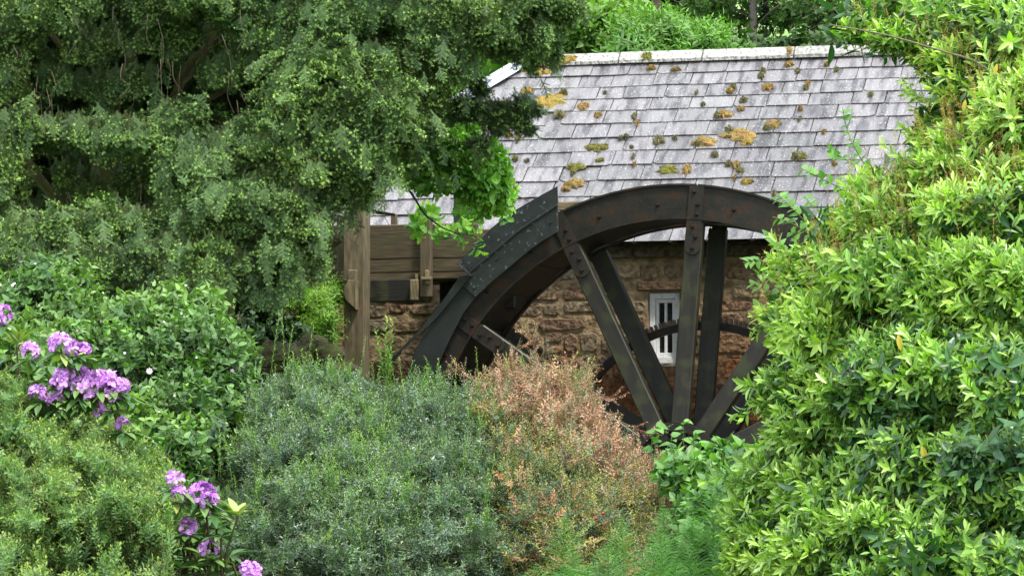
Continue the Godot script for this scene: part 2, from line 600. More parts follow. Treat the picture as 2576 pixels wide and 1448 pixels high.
func bank(parent: Node3D, called: String, sprigs: Array, material: Material, count: int, line: Array, bottom: float, d_top: float, d_low: float, opt: Dictionary, hue: Callable) -> void:
	var xs := []
	var cs := []
	for s in sprigs:
		xs.push_back([])
		cs.push_back(PackedColorArray())
	for i in count:
		var p := bank_point(line, bottom, d_top, d_low, opt.get("deep", 0.35), opt.get("jag", 24.0))
		if opt.has("patch") and noise.get_noise_3dv(p * 1.7 + Vector3(4, 2, 9)) + rf(-0.25, 0.25) < opt.patch:
			continue
		var g: Vector3 = opt.grow
		var d := Vector3(0, lerpf(1.0, 0.1, last_t), lerpf(0.35, 1.0, last_t)) * g.x + Vector3.UP * g.y + wild() * g.z
		var b := turned(d, wild())
		var k := i % sprigs.size()
		var sc := rf(opt.get("s0", 0.75), opt.get("s1", 1.25))
		p -= b.y * sprigs[k].get_aabb().end.y * sc * opt.get("reach", 0.6)
		xs[k].push_back(Transform3D(b * sc, p - parent.position))
		cs[k].push_back(hue.call(p))
	for k in sprigs.size():
		copies(called, sprigs[k], material, parent, xs[k], cs[k])

# separate leaves on shoots at the outer skin of the blobs; each leaf is a mesh of its own
func single_leaves(parent: Node3D, leaves: Array, material: Material, blobs: Array, count: int, opt: Dictionary) -> void:
	var made := 0
	while made < count:
		var g := pick(blobs, 0.97, 0.1, 0.0)
		var d: Vector3 = g[1] * opt.grow.x + Vector3.UP * opt.grow.y + wild() * opt.grow.z + opt.get("drift", Vector3.ZERO)
		if g[1].z < 0.15:
			continue
		var b := Transform3D(turned(d, wild()), g[0] - parent.position - d.normalized() * opt.len * 0.7)
		for f in shoot(opt.len, opt.count, opt.leaf, opt.wide, opt.narrow, opt.get("paired", false), 0.15, 0.2):
			var k := mini(int(f[1] * leaves.size() * rf(0.8, 1.1)), leaves.size() - 1)
			obj("leaf", leaves[k], material, parent, b * f[0])
			made += 1

func branch(parent: Node3D, called: String, pts: Array, r0: float, r1: float, material: Material, col: Color, sides := 7) -> void:
	# pts: Vector3 way points; drawn as a slightly wavering tube
	var p := PackedVector3Array()
	var r := PackedFloat32Array()
	var n := pts.size() - 1
	var curve := Curve3D.new()
	for i in pts.size():
		var tg: Vector3 = (pts[mini(i + 1, n)] - pts[maxi(i - 1, 0)]) * 0.17
		curve.add_point(pts[i] - parent.position, -tg, tg)
	var steps := n * 4
	for i in steps + 1:
		var q := curve.samplef(float(i) / steps * n)
		p.push_back(q + wild() * r0 * 0.18)
		r.push_back(lerpf(r0, r1, float(i) / steps) * rf(0.9, 1.12))
	var mb := MB.new()
	mb.tube(p, r, sides, col)
	obj(called, mb.mesh(), material, parent)


# ---------------------------------------------------------------- the scene
func _ready() -> void:
	rng.seed = 4711
	noise.seed = 5
	noise.frequency = 1.0
	noise.fractal_octaves = 2
	# camera, sky, sun, exposure
	var cam := Camera3D.new()
	cam.name = "camera"
	cam.fov = rad_to_deg(2.0 * atan(724.0 / F))
	cam.near = 0.5
	cam.far = 900.0
	cam.position = eye
	cam.rotation = Vector3(atan((1159.0 - 724.0) / F), 0, 0)
	look = cam.basis
	add_child(cam)
	var env := Environment.new()
	env.background_mode = Environment.BG_SKY
	var sky := ProceduralSkyMaterial.new()
	sky.sky_top_color = Color(0.80, 0.83, 0.87)
	sky.sky_horizon_color = Color(0.88, 0.89, 0.90)
	sky.sky_curve = 0.2
	sky.ground_horizon_color = Color(0.45, 0.47, 0.42)
	sky.ground_bottom_color = Color(0.25, 0.27, 0.22)
	sky.sky_energy_multiplier = 1.35
	sky.sun_angle_max = 1.0
	env.sky = Sky.new()
	env.sky.sky_material = sky
	env.tonemap_mode = Environment.TONE_MAPPER_LINEAR
	env.tonemap_exposure = 2.35
	env.sdfgi_enabled = true
	env.ssao_enabled = true
	env.ssil_enabled = true
	var we := WorldEnvironment.new()
	we.name = "world"
	we.environment = env
	add_child(we)
	var sun := DirectionalLight3D.new()
	sun.name = "sun"
	sun.light_color = Color(1.0, 0.97, 0.92)
	sun.light_energy = 0.9
	sun.light_angular_distance = 7.0
	sun.shadow_enabled = true
	sun.rotation = Vector3(deg_to_rad(-62), deg_to_rad(38), 0)
	add_child(sun)

	var th := deg_to_rad(16.0)
	mill = Basis(Vector3(cos(th), 0, sin(th)), Vector3.UP, Vector3(-sin(th), 0, cos(th)))
	hub = at(1699, 1187, 28.0)
	make_materials()
	make_ground()
	make_mill()
	make_wheel()
	make_casing()
	make_flume()
	make_background()
	make_yew()
	make_oak()
	make_shrubs()
	make_rhododendrons()
	make_laurel()
	make_small_plants()


func make_ground() -> void:
	var mb := MB.new()
	var xs := []
	var zs := []
	var x := -320.0
	while x <= 320.0:
		xs.push_back(x)
		x += 2.0 if absf(x) < 30.0 else 10.0
	var z := 60.0
	while z >= -420.0:
		zs.push_back(z)
		z -= 1.5 if z > -60.0 and z < 12.0 else 8.0
	for i in xs.size() - 1:
		for j in zs.size() - 1:
			var p := []
			for q in [[0, 0], [1, 0], [1, 1], [0, 1]]:
				var px: float = xs[i + q[0]]
				var pz: float = zs[j + q[1]]
				p.push_back(Vector3(px, ground(px, pz), pz))
			mb.quad(p[0], p[1], p[2], p[3], Vector3.UP, Color.WHITE)
	structure("ground", mb.mesh(), M.meadow)
	# planted bed under the shrubs
	mb = MB.new()
	for i in 40:
		for j in 44:
			var p := []
			for q in [[0, 0], [1, 0], [1, 1], [0, 1]]:
				var px: float = -6.5 + (i + q[0]) * 0.33
				var pz: float = -27.4 + (j + q[1]) * 0.33
				p.push_back(Vector3(px, ground(px, pz) + 0.05, pz))
			mb.quad(p[0], p[1], p[2], p[3], Vector3.UP, grey(0.8))
	structure("flower_bed", mb.mesh(), M.soil)


# ---------------------------------------------------------------- the mill
var stone_hues := []

func roof_point(u: float, s: float, lift := 0.0) -> Vector3:
	# s metres up the front slope from the eaves, in hub coordinates
	var dirv := Vector3(0, ROOF_RISE, -ROOF_RUN).normalized()
	var nn := Vector3(0, ROOF_RUN, ROOF_RISE).normalized()
	return Vector3(u, EAVE_V, EAVE_W) + dirv * s + nn * lift

func roof_hit(px: float, py: float) -> Vector2:
	var nn := mill * Vector3(0, ROOF_RUN, ROOF_RISE).normalized()
	var p0 := hub + mill * Vector3(0, EAVE_V, EAVE_W)
	var q := mill.inverse() * (hit(px, py, p0, nn) - p0)
	return Vector2(q.x, q.dot(Vector3(0, ROOF_RISE, -ROOF_RUN).normalized()))

func make_mill() -> void:
	var base := hub - Vector3(0, hub.y - 0.0, 0)
	base.y = 0.0
	var lift := Transform3D(Basis.IDENTITY, Vector3(0, hub.y, 0))
	var t := thing("stone_mill", "rust-stained rubble stone mill with mossy hipped slate roof", "mill", base, mill)
	var ridge_l := -2.222
	var ridge_r := 3.7
	var eave_l := ridge_l - ROOF_RUN
	var eave_r := ridge_r + ROOF_RUN
	var back_w := EAVE_W - 2.0 * ROOF_RUN
	# walls: front wall round the window opening, side and back walls
	var win := Rect2(-0.56, 0.905, 0.275, 0.60)
	var bottom := -hub.y - 0.3
	var top := EAVE_V + 0.03
	var wl := eave_l + 0.12
	var wr := eave_r - 0.12
	var mb := MB.new()
	var slab := func(m: MB, a: Vector3, b: Vector3):
		m.box((a + b) / 2.0, Vector3((b.x - a.x) / 2.0, 0, 0), Vector3(0, (b.y - a.y) / 2.0, 0), Vector3(0, 0, (b.z - a.z) / 2.0), 0.0, Color.WHITE)
	var wi := WALL_W - 0.45
	slab.call(mb, Vector3(wl, bottom, wi), Vector3(win.position.x, top, WALL_W))
	slab.call(mb, Vector3(win.end.x, bottom, wi), Vector3(wr, top, WALL_W))
	slab.call(mb, Vector3(win.position.x, bottom, wi), Vector3(win.end.x, win.position.y, WALL_W))
	slab.call(mb, Vector3(win.position.x, win.end.y, wi), Vector3(win.end.x, top, WALL_W))
	var wall := obj("wall", mb.mesh(), M.mortar, t, lift)
	mb = MB.new()
	slab.call(mb, Vector3(wl, bottom, back_w + 0.12), Vector3(wl + 0.45, top, wi - 0.002))
	slab.call(mb, Vector3(wr - 0.45, bottom, back_w + 0.12), Vector3(wr, top, wi - 0.002))
	slab.call(mb, Vector3(wl + 0.452, bottom, back_w + 0.12), Vector3(wr - 0.452, top, back_w + 0.57))
	obj("side_wall", mb.mesh(), M.stone, t, lift)
	mb = MB.new()
	slab.call(mb, Vector3(wl + 0.46, bottom, back_w + 0.6), Vector3(wr - 0.46, bottom + 0.1, wi - 0.01))
	obj("floor", mb.mesh(), M.soil, t, lift)
	# pointing of the front wall, stained by the wheel's spray lower down
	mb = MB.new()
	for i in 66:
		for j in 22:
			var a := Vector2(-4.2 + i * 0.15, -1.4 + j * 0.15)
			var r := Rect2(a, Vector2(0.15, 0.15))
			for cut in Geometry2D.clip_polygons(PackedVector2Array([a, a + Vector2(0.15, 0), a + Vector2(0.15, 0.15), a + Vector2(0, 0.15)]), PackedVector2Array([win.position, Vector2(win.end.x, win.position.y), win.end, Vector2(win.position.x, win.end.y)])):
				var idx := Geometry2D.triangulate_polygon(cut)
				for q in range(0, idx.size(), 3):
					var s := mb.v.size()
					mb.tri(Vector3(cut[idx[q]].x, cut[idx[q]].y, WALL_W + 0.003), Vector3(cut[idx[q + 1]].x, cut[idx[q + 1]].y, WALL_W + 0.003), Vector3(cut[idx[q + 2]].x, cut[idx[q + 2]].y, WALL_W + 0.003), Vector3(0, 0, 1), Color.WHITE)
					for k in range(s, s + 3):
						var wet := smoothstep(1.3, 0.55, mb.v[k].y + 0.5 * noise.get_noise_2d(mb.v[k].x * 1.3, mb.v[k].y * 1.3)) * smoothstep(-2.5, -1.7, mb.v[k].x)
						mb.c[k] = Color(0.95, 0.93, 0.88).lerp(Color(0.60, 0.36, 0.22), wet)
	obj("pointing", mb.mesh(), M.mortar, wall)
	# stones of the front wall, laid in rough courses
	var rest := MB.new()
	var v := -0.62
	while v < 1.70:
		var h := rf(0.12, 0.235)
		if v + h > 1.70:
			h = 1.785 - v
		var u := -4.2 + rf(-0.1, 0.1)
		while u < 5.6:
			var w := rf(0.14, 0.46) if rng.randf() < 0.75 else rf(0.10, 0.2)
			var r := Rect2(u, v, w, h)
			var gap := rf(0.018, 0.045)
			var hole := win.grow(0.015)
			hole.size.y += 0.085
			hole.position.x -= 0.10
			hole.size.x += 0.18
			var clash := r.intersects(Rect2(win.position - Vector2(0.01, 0.01), win.size + Vector2(0.02, 0.02))) or r.intersects(Rect2(hole.position.x, win.end.y - 0.01, hole.size.x, 0.10))
			if clash and not r.intersects(win) and rng.randf() < 0.0:
				clash = false
			if clash:
				# cut back to the jamb if enough is left
				if u < win.position.x - 0.11 and v + h < win.end.y:
					r.size.x = win.position.x - 0.008 - u
					clash = r.size.x < 0.07
				elif u + w > win.end.x + 0.09 and v + h < win.end.y:
					r.position.x = win.end.x + 0.008
					r.size.x = u + w - r.position.x
					clash = r.size.x < 0.07
			if not clash:
				if r.size.y > 0.15 and rng.randf() < 0.22:
					var q := rf(0.35, 0.65) * r.size.y
					lay_stone(wall, Rect2(r.position, Vector2(r.size.x, q)), gap, rest)
					lay_stone(wall, Rect2(r.position + Vector2(0, q), Vector2(r.size.x, r.size.y - q)), gap, rest)
				elif rng.randf() < 0.93:
					var dy := rf(-0.022, 0.022)
					lay_stone(wall, Rect2(r.position + Vector2(0, dy if r.end.y < win.position.y - 0.05 or absf(r.get_center().x - win.get_center().x) > 0.6 else 0.0), r.size * Vector2(1.0, rf(0.84, 1.04))), gap, rest)
			u += w
		v += h
	var more := obj("stone", rest.mesh(), M.stone, wall)
	more.set_meta("kind", "stuff")
	# lintel, sill and the flat course under the eaves
	mb = MB.new()
	mb.box(Vector3(win.get_center().x + 0.01, win.end.y + 0.05, WALL_W - 0.08), Vector3(0.235, 0, 0), Vector3(0, 0.042, 0), Vector3(0, 0, 0.115), 0.014, Color(0.20, 0.13, 0.075))
	obj("lintel", mb.mesh(), M.stone, wall)
	var uu := -4.2
	while uu < 5.0:
		var w := rf(0.5, 0.9)
		mb = MB.new()
		mb.box(Vector3(uu + w / 2, 1.845, WALL_W - 0.06), Vector3(w / 2 - 0.006, 0, 0), Vector3(0, 0.055, 0), Vector3(0, 0, 0.10 + rf(-0.008, 0.008)), 0.015, tone(Color(0.15, 0.125, 0.085), rf(0.8, 1.15)))
		obj("eaves_stone", mb.mesh(), M.stone, wall)
		uu += w
	make_window(t, lift, win)
	# ---- roof: boarding, slates, ridge stones, hips, moss
	var sl := sqrt(ROOF_RUN * ROOF_RUN + ROOF_RISE * ROOF_RISE)
	var apex_l := Vector3(ridge_l, EAVE_V + ROOF_RISE, EAVE_W - ROOF_RUN)
	var apex_r := Vector3(ridge_r, EAVE_V + ROOF_RISE, EAVE_W - ROOF_RUN)
	var c := [Vector3(eave_l, EAVE_V, EAVE_W), Vector3(eave_r, EAVE_V, EAVE_W), Vector3(eave_r, EAVE_V, back_w), Vector3(eave_l, EAVE_V, back_w)]
	var down := Vector3(0, -0.02, 0)
	mb = MB.new()
	mb.quad(c[0] + down, c[1] + down, apex_r + down, apex_l + down, Vector3(0, 1, 1), grey(0.05))
	mb.quad(c[3] + down, c[2] + down, apex_r + down, apex_l + down, Vector3(0, 1, -1), grey(0.16))
	mb.tri(c[0] + down, c[3] + down, apex_l + down, Vector3(-1, 1, 0), grey(0.16))
	mb.tri(c[1] + down, c[2] + down, apex_r + down, Vector3(1, 1, 0), grey(0.16))
	mb.quad(c[0] + down * 2, c[1] + down * 2, c[2] + down * 2, c[3] + down * 2, Vector3(0, -1, 0), grey(0.05))
	var roof := obj("roof", mb.mesh(), M.slate, t, lift)
	var frame := Transform3D(Basis(Vector3.RIGHT, Vector3(0, ROOF_RISE, -ROOF_RUN).normalized(), Vector3(0, ROOF_RUN, ROOF_RISE).normalized()), Vector3(0, EAVE_V, EAVE_W))
	var steps := [0.222, 0.232, 0.232, 0.232, 0.228, 0.222, 0.215, 0.222, 0.205, 0.19, 0.20, 0.19, 0.18]
	var s0 := -0.03
	var far_slates := MB.new()
	for i in steps.size():
		var st: float = steps[i]
		var u := eave_l + rf(0.0, 0.3)
		while u < eave_r:
			var w := rf(0.29, 0.40)
			if rng.randf() < 0.12:
				w = rf(0.22, 0.29)
			# outline of one slate, clipped along the hips
			var jit := rf(-0.004, 0.004) - (rf(0.01, 0.025) if rng.randf() < 0.03 else 0.0)
			var gap := rf(0.002, 0.005)
			var top_s := s0 + st + 0.05
			var o := PackedVector2Array([Vector2(u + gap, s0 + jit + rf(-0.004, 0.004)), Vector2(u + w * rf(0.3, 0.7), s0 + jit + rf(-0.004, 0.004)), Vector2(u + w - gap, s0 + jit + rf(-0.004, 0.004)), Vector2(u + w - gap, top_s), Vector2(u + gap, top_s)])
			if rng.randf() < 0.35:
				var cc := rf(0.01, 0.045)
				if rng.randf() < 0.5:
					o[2] = o[2] + Vector2(-cc, 0)
					o.insert(3, Vector2(u + w - gap, s0 + jit + cc * rf(0.4, 0.9)))
				else:
					o[0] = o[0] + Vector2(cc, 0)
					o.insert(0, Vector2(u + gap, s0 + jit + cc * rf(0.4, 0.9)))
			var k := ROOF_RUN / sl
			var lim := PackedVector2Array([Vector2(eave_l - 0.03 * k, -0.03), Vector2(eave_r + 0.03 * k, -0.03), Vector2(ridge_r, sl), Vector2(ridge_l, sl)])
			lim[0] = Vector2(eave_l - 0.1 * k, -0.1); lim[1] = Vector2(eave_r + 0.1 * k, -0.1)
			var cut := Geometry2D.intersect_polygons(o, lim)
			if cut.size():
				var px := Vector2(u + w / 2, s0 + st / 2)
				var stain := 1.0 - 0.42 * smoothstep(1.6, 0.2, (px - Vector2(0.25, 1.15)).length()) * smoothstep(-0.2, 0.6, noise.get_noise_2d(px.x * 1.6, px.y * 0.5 + 7.0) + 0.25)
				var kk := rf(0.80, 1.12) * stain
				var hue := Color(0.168, 0.160, 0.164).lerp(Color(0.168, 0.164, 0.160), rng.randf())
				var tilt := frame * Transform3D(Basis(Vector3.RIGHT, -0.052 + rf(-0.006, 0.006)), Vector3(0, s0, rf(0.0, 0.003)))
				tilt.basis = tilt.basis * Basis(Vector3.UP, rf(-0.004, 0.004))
				var local := PackedVector2Array()
				for p in cut[0]:
					local.push_back(p - Vector2(0, s0))
				var here: bool = u > -3.05 and u + w < 2.35
				var m := MB.new() if here else far_slates
				var first := m.v.size()
				m.prism(local, tilt, 0.006, 0.015, 0.002, tone(hue, kk), false)
				var shift := Vector2(rf(0, 9), rf(0, 9))
				for q in range(first, m.v.size()):
					var lp := frame.affine_inverse() * m.v[q]
					m.t[q] = Vector2(lp.x, lp.y) + shift
				if here:
					obj("slate", m.mesh(), M.slate, roof)
			u += w
		s0 += st
	var fs := obj("slate", far_slates.mesh(), M.slate, roof)
	fs.set_meta("kind", "stuff")
	# ridge stones
	var ru := ridge_l - 0.03
	while ru < ridge_r:
		var w := rf(0.75, 1.05)
		mb = MB.new()
		var hh := rf(-0.006, 0.006)
		var prof := PackedVector2Array([Vector2(0.115, -0.078), Vector2(0.115, -0.05), Vector2(0.04, 0.03), Vector2(-0.04, 0.03), Vector2(-0.115, -0.05), Vector2(-0.115, -0.078)])
		mb.prism(prof, Transform3D(Basis(Vector3(0, 0, 1), Vector3.UP, Vector3(-1, 0, 0)), apex_l + Vector3(ru + w - 0.005 - ridge_l, 0.03 + hh, 0)), 0.0, w - 0.012, 0.006, grey(rf(0.33, 0.46)))
		obj("ridge_stone", mb.mesh(), M.ridge, roof)
		ru += w
	# lead-covered hips
	for h in [[c[0], apex_l], [c[3], apex_l], [c[1], apex_r], [c[2], apex_r]]:
		var a: Vector3 = h[0]
		var b: Vector3 = h[1]
		mb = MB.new()
		var d := (b - a).normalized()
		var side := d.cross(Vector3.UP).normalized()
		var up := side.cross(d)
		mb.tube(PackedVector3Array([a + up * 0.035, b + up * 0.035 - d * 0.05]), PackedFloat32Array([0.032, 0.032]), 8, grey(0.9))
		for s in [-1.0, 1.0]:
			var o: Vector3 = side * s * 0.13 - Vector3.UP * 0.05
			mb.quad(a + up * 0.03, b + up * 0.03, b + up * 0.032 + o, a + up * 0.032 + o, up, grey(0.9))
		obj("hip_flashing", mb.mesh(), M.lead, roof)
	make_moss(roof)


func lay_stone(wall: Node3D, r: Rect2, gap: float, rest: MB) -> void:
	var o := PackedVector2Array()
	var a := r.position + Vector2(gap, gap) * 0.5
	var b := r.end - Vector2(gap, gap) * 0.5
	var j := minf(r.size.x, r.size.y) * 0.15
	var cr := minf(r.size.x, r.size.y) * rf(0.08, 0.28)
	for p in [[a.x + cr, a.y], [(a.x + b.x) / 2, a.y], [b.x - cr, a.y], [b.x, a.y + cr], [b.x, b.y - cr], [b.x - cr, b.y], [(a.x + b.x) / 2, b.y], [a.x + cr, b.y], [a.x, b.y - cr], [a.x, a.y + cr]]:
		o.push_back(Vector2(clampf(p[0] + rf(-j, j) * 0.6, a.x - 0.004, b.x + 0.004), clampf(p[1] + rf(-j, j) * 0.6, a.y - 0.004, b.y + 0.004)))
	o = Geometry2D.convex_hull(o)
	o.remove_at(o.size() - 1)
	var mid := r.get_center()
	var wet := smoothstep(1.35, 0.7, mid.y + 0.5 * noise.get_noise_2d(mid.x * 1.3, mid.y * 1.3)) * smoothstep(-2.5, -1.7, mid.x)
	var dry: Color = [Color(0.30, 0.215, 0.14), Color(0.26, 0.215, 0.15), Color(0.33, 0.26, 0.17), Color(0.24, 0.16, 0.11), Color(0.29, 0.26, 0.20)][rng.randi() % 5]
	var stained: Color = [Color(0.30, 0.12, 0.04), Color(0.21, 0.09, 0.035), Color(0.36, 0.15, 0.045), Color(0.15, 0.075, 0.04), Color(0.12, 0.08, 0.05)][rng.randi() % 5]
	var apart := mid.x > -3.35 and mid.x < 1.3 and mid.y > -0.3
	var mb := MB.new() if apart else rest
	mb.prism(o, Transform3D(Basis.IDENTITY, Vector3(0, 0, WALL_W)), -0.01, rf(0.008, 0.020), rf(0.004, 0.010), tone(dry.lerp(stained, clampf(wet + rf(-0.3, 0.2), 0, 1)), rf(0.75, 1.2)), false)
	if apart:
		obj("stone", mb.mesh(), M.stone, wall)


func make_window(t: Node3D, lift: Transform3D, win: Rect2) -> void:
	var z := WALL_W - 0.05
	var mb := MB.new()
	var bar := func(m: MB, x0: float, y0: float, x1: float, y1: float, zf: float, d: float):
		m.box(Vector3((x0 + x1) / 2, (y0 + y1) / 2, zf - d / 2), Vector3((x1 - x0) / 2, 0, 0), Vector3(0, (y1 - y0) / 2, 0), Vector3(0, 0, d / 2), 0.004, Color.WHITE)
	var x0 := win.position.x + 0.004
	var x1 := win.end.x - 0.004
	var y0 := win.position.y + 0.004
	var y1 := win.end.y - 0.004
	bar.call(mb, x0, y0, x0 + 0.048, y1, z, 0.09)
	bar.call(mb, x1 - 0.048, y0, x1, y1, z, 0.09)
	bar.call(mb, x0 + 0.048, y1 - 0.052, x1 - 0.048, y1, z, 0.09)
	bar.call(mb, x0 + 0.048, y0, x1 - 0.048, y0 + 0.05, z, 0.09)
	var w := obj("window", mb.mesh(), M.white_paint, t, lift)
	mb = MB.new()
	var a0 := x0 + 0.050
	var a1 := x1 - 0.050
	var b0 := y0 + 0.052
	var b1 := y1 - 0.054
	var zi := z - 0.025
	bar.call(mb, a0, b0, a0 + 0.027, b1, zi, 0.04)
	bar.call(mb, a1 - 0.027, b0, a1, b1, zi, 0.04)
	bar.call(mb, a0 + 0.027, b1 - 0.03, a1 - 0.027, b1, zi, 0.04)
	bar.call(mb, a0 + 0.027, b0, a1 - 0.027, b0 + 0.035, zi, 0.04)
	var m0 := (a0 + a1) / 2
	bar.call(mb, m0 - 0.012, b0 + 0.035, m0 + 0.012, b1 - 0.03, zi, 0.04)
	obj("frame", mb.mesh(), M.white_paint, w)
	for s in 2:
		mb = MB.new()
		bar.call(mb, [a0 + 0.027, m0 + 0.012][s], b0 + 0.035, [m0 - 0.012, a1 - 0.027][s], b1 - 0.03, zi - 0.02, 0.006)
		obj("pane", mb.mesh(), M.glass, w)
	mb = MB.new()
	mb.box(Vector3(win.get_center().x, win.position.y - 0.012, WALL_W - 0.03), Vector3(win.size.x / 2 + 0.02, 0, 0), Vector3(0, 0.016, 0), Vector3(0, 0, 0.055), 0.005, Color(0.5, 0.48, 0.44))
	obj("sill", mb.mesh(), M.stone, w)


func moss_mesh(rx: float, ry: float, h: float, hues: Array) -> ArrayMesh:
	# a lumpy cushion in the x-y plane, with short tufts
	var mb := MB.new()
	var so := Vector3(rf(0, 50), rf(0, 50), 0)
	var pt := func(a: float, k: float) -> Vector3:
		var e := 1.0 + 0.75 * noise.get_noise_3dv(Vector3(cos(a) * 1.9, sin(a) * 1.9, 0) + so)
		var x := cos(a) * k * e * rx
		var y := sin(a) * k * e * ry
		return Vector3(x, y, h * sqrt(maxf(0.0, 1.0 - k * k)) * (1.0 + 0.6 * noise.get_noise_3dv(Vector3(x * 22, y * 22, 3.0) + so)))
	for i in 18:
		for j in 5:
			var a0 := TAU * i / 18.0
			var a1 := TAU * (i + 1) / 18.0
			var k0 := j / 5.0
			var k1 := (j + 1) / 5.0
			var col: Color = hues[0].lerp(hues[1], clampf(0.5 + 1.1 * noise.get_noise_3dv(Vector3(cos(a0) * k1, sin(a0) * k1, 1) * 1.3 + so), 0, 1))
			mb.quad(pt.call(a0, k0), pt.call(a1, k0), pt.call(a1, k1), pt.call(a0, k1), Vector3(0, 0, 1), tone(col, rf(0.7, 1.25)))
	for i in 110:
		var a := rf(0, TAU)
		var k := sqrt(rng.randf())
		var p: Vector3 = pt.call(a, k * 1.04)
		var d := (Vector3(cos(a) * k, sin(a) * k, 0.7) + wild() * 0.6).normalized() * rf(0.008, 0.02)
		var s := d.cross(wild()).normalized() * 0.003
		var col: Color = hues[0].lerp(hues[1], rng.randf())
		mb.tri(p - s, p + s, p + d, Vector3(0, 0, 1), tone(col, rf(0.7, 1.6)))
	return mb.mesh()

func make_moss(roof: Node3D) -> void:
	var gold := [Color(0.46, 0.29, 0.05), Color(0.38, 0.32, 0.07)]
	var olive := [Color(0.17, 0.17, 0.07), Color(0.30, 0.28, 0.14)]
	var brown := [Color(0.45, 0.26, 0.08), Color(0.34, 0.28, 0.08)]
	var lime := [Color(0.26, 0.25, 0.03), Color(0.16, 0.17, 0.03)]
	# [px, py, half width, half height, kind]
	var list := [[1385, 258, 46, 24, 0], [1352, 266, 26, 16, 0], [1420, 238, 13, 11, 1], [1468, 272, 17, 13, 2], [1408, 294, 17, 14, 1], [1327, 231, 15, 11, 0], [1290, 298, 12, 9, 0], [1279, 343, 10, 7, 0], [1304, 352, 6, 9, 0],
		[1504, 375, 30, 12, 3], [1447, 425, 23, 14, 3], [1450, 465, 24, 13, 2], [1425, 480, 12, 7, 2], [1596, 297, 7, 12, 1], [1505, 295, 11, 6, 2], [1563, 352, 6, 8, 1], [1658, 360, 15, 13, 1], [1682, 431, 27, 13, 3], [1731, 430, 12, 15, 2],
		[1770, 361, 30, 15, 2], [1758, 366, 12, 9, 1], [1860, 342, 40, 23, 2], [1880, 360, 18, 14, 0], [1836, 336, 13, 13, 1], [1820, 293, 20, 13, 2], [1806, 297, 9, 11, 1], [1945, 317, 19, 11, 2], [1932, 327, 9, 9, 1],
		[1872, 258, 11, 9, 1], [1864, 278, 9, 6, 2], [1838, 234, 9, 9, 2], [1846, 223, 8, 8, 1], [1916, 196, 9, 12, 1], [1921, 184, 7, 8, 1], [1932, 224, 14, 12, 2], [2007, 184, 6, 8, 1], [2028, 226, 7, 10, 1], [2034, 214, 6, 7, 2],
		[2105, 180, 6, 8, 1], [2191, 243, 6, 9, 1], [2008, 398, 16, 13, 1], [2018, 398, 14, 9, 3], [1833, 417, 9, 9, 1], [1853, 419, 9, 9, 2], [1863, 433, 8, 7, 3], [1880, 461, 16, 8, 0], [1800, 395, 8, 9, 1], [1770, 268, 6, 8, 1],
		[1297, 404, 8, 7, 3], [1326, 409, 8, 5, 1], [1279, 441, 13, 7, 3], [1700, 352, 7, 6, 1], [1590, 375, 5, 5, 1], [1576, 348, 6, 8, 1], [1510, 408, 10, 6, 3], [1360, 186, 30, 12, 0], [1335, 180, 22, 10, 0], [1395, 172, 14, 8, 0], [2015, 279, 6, 5, 2], [2082, 168, 6, 5, 2], [1985, 168, 11, 7, 2], [1640, 176, 14, 5, 2], [1700, 180, 14, 4, 2], [1655, 572, 8, 7, 0], [1728, 560, 8, 5, 1]]
	var frame := Transform3D(Basis(Vector3.RIGHT, Vector3(0, ROOF_RISE, -ROOF_RUN).normalized(), Vector3(0, ROOF_RUN, ROOF_RISE).normalized()), Vector3(0, EAVE_V, EAVE_W))
	for l in list:
		var q := roof_hit(l[0], l[1])
		var rx: float = l[2] / 295.0
		var ry: float = l[3] / 295.0 / 0.72
		var h := 0.022 if l[4] == 0 or l[4] == 3 else 0.03
		if l[4] == 1:
			ry *= 0.72
			h = minf(rx, ry) * 1.2
		elif l[4] == 2:
			h = 0.03
		obj("moss_clump", moss_mesh(rx, ry, h, [gold, olive, brown, lime][l[4]]), M.moss, roof, frame * Transform3D(Basis.IDENTITY, Vector3(q.x, q.y, 0.016)))
	# moss in the joints: small crumbs below each other
	for i in 22:
		var q := Vector2(rf(-2.0, 2.0), rf(0.1, 2.3))
		obj("moss_clump", moss_mesh(rf(0.008, 0.016), rf(0.02, 0.06), 0.012, [brown, olive][i % 2]), M.moss, roof, frame * Transform3D(Basis(Vector3(0, 0, 1), 0.0), Vector3(q.x, q.y, 0.014)))
	# moss on the ridge stones
	for l in [[1430, 152, 26, 10, 0], [1400, 158, 24, 11, 0], [1625, 157, 17, 9, 3], [1985, 145, 8, 8, 2], [1365, 165, 22, 8, 0]]:
		var q := mill.inverse() * (hit(l[0], l[1], hub + mill * Vector3(0, EAVE_V + ROOF_RISE, EAVE_W - ROOF_RUN + 0.12), mill.z) - hub)
		obj("moss_clump", moss_mesh(l[2] / 285.0, 0.06, 0.03, [gold, olive, brown, lime][l[4]]), M.moss, roof, Transform3D(Basis(Vector3.RIGHT, Vector3(0, 0.7, -0.7).normalized(), Vector3(0, 0.7, 0.7).normalized()), Vector3(q.x, EAVE_V + ROOF_RISE + 0.005, EAVE_W - ROOF_RUN + 0.075)))


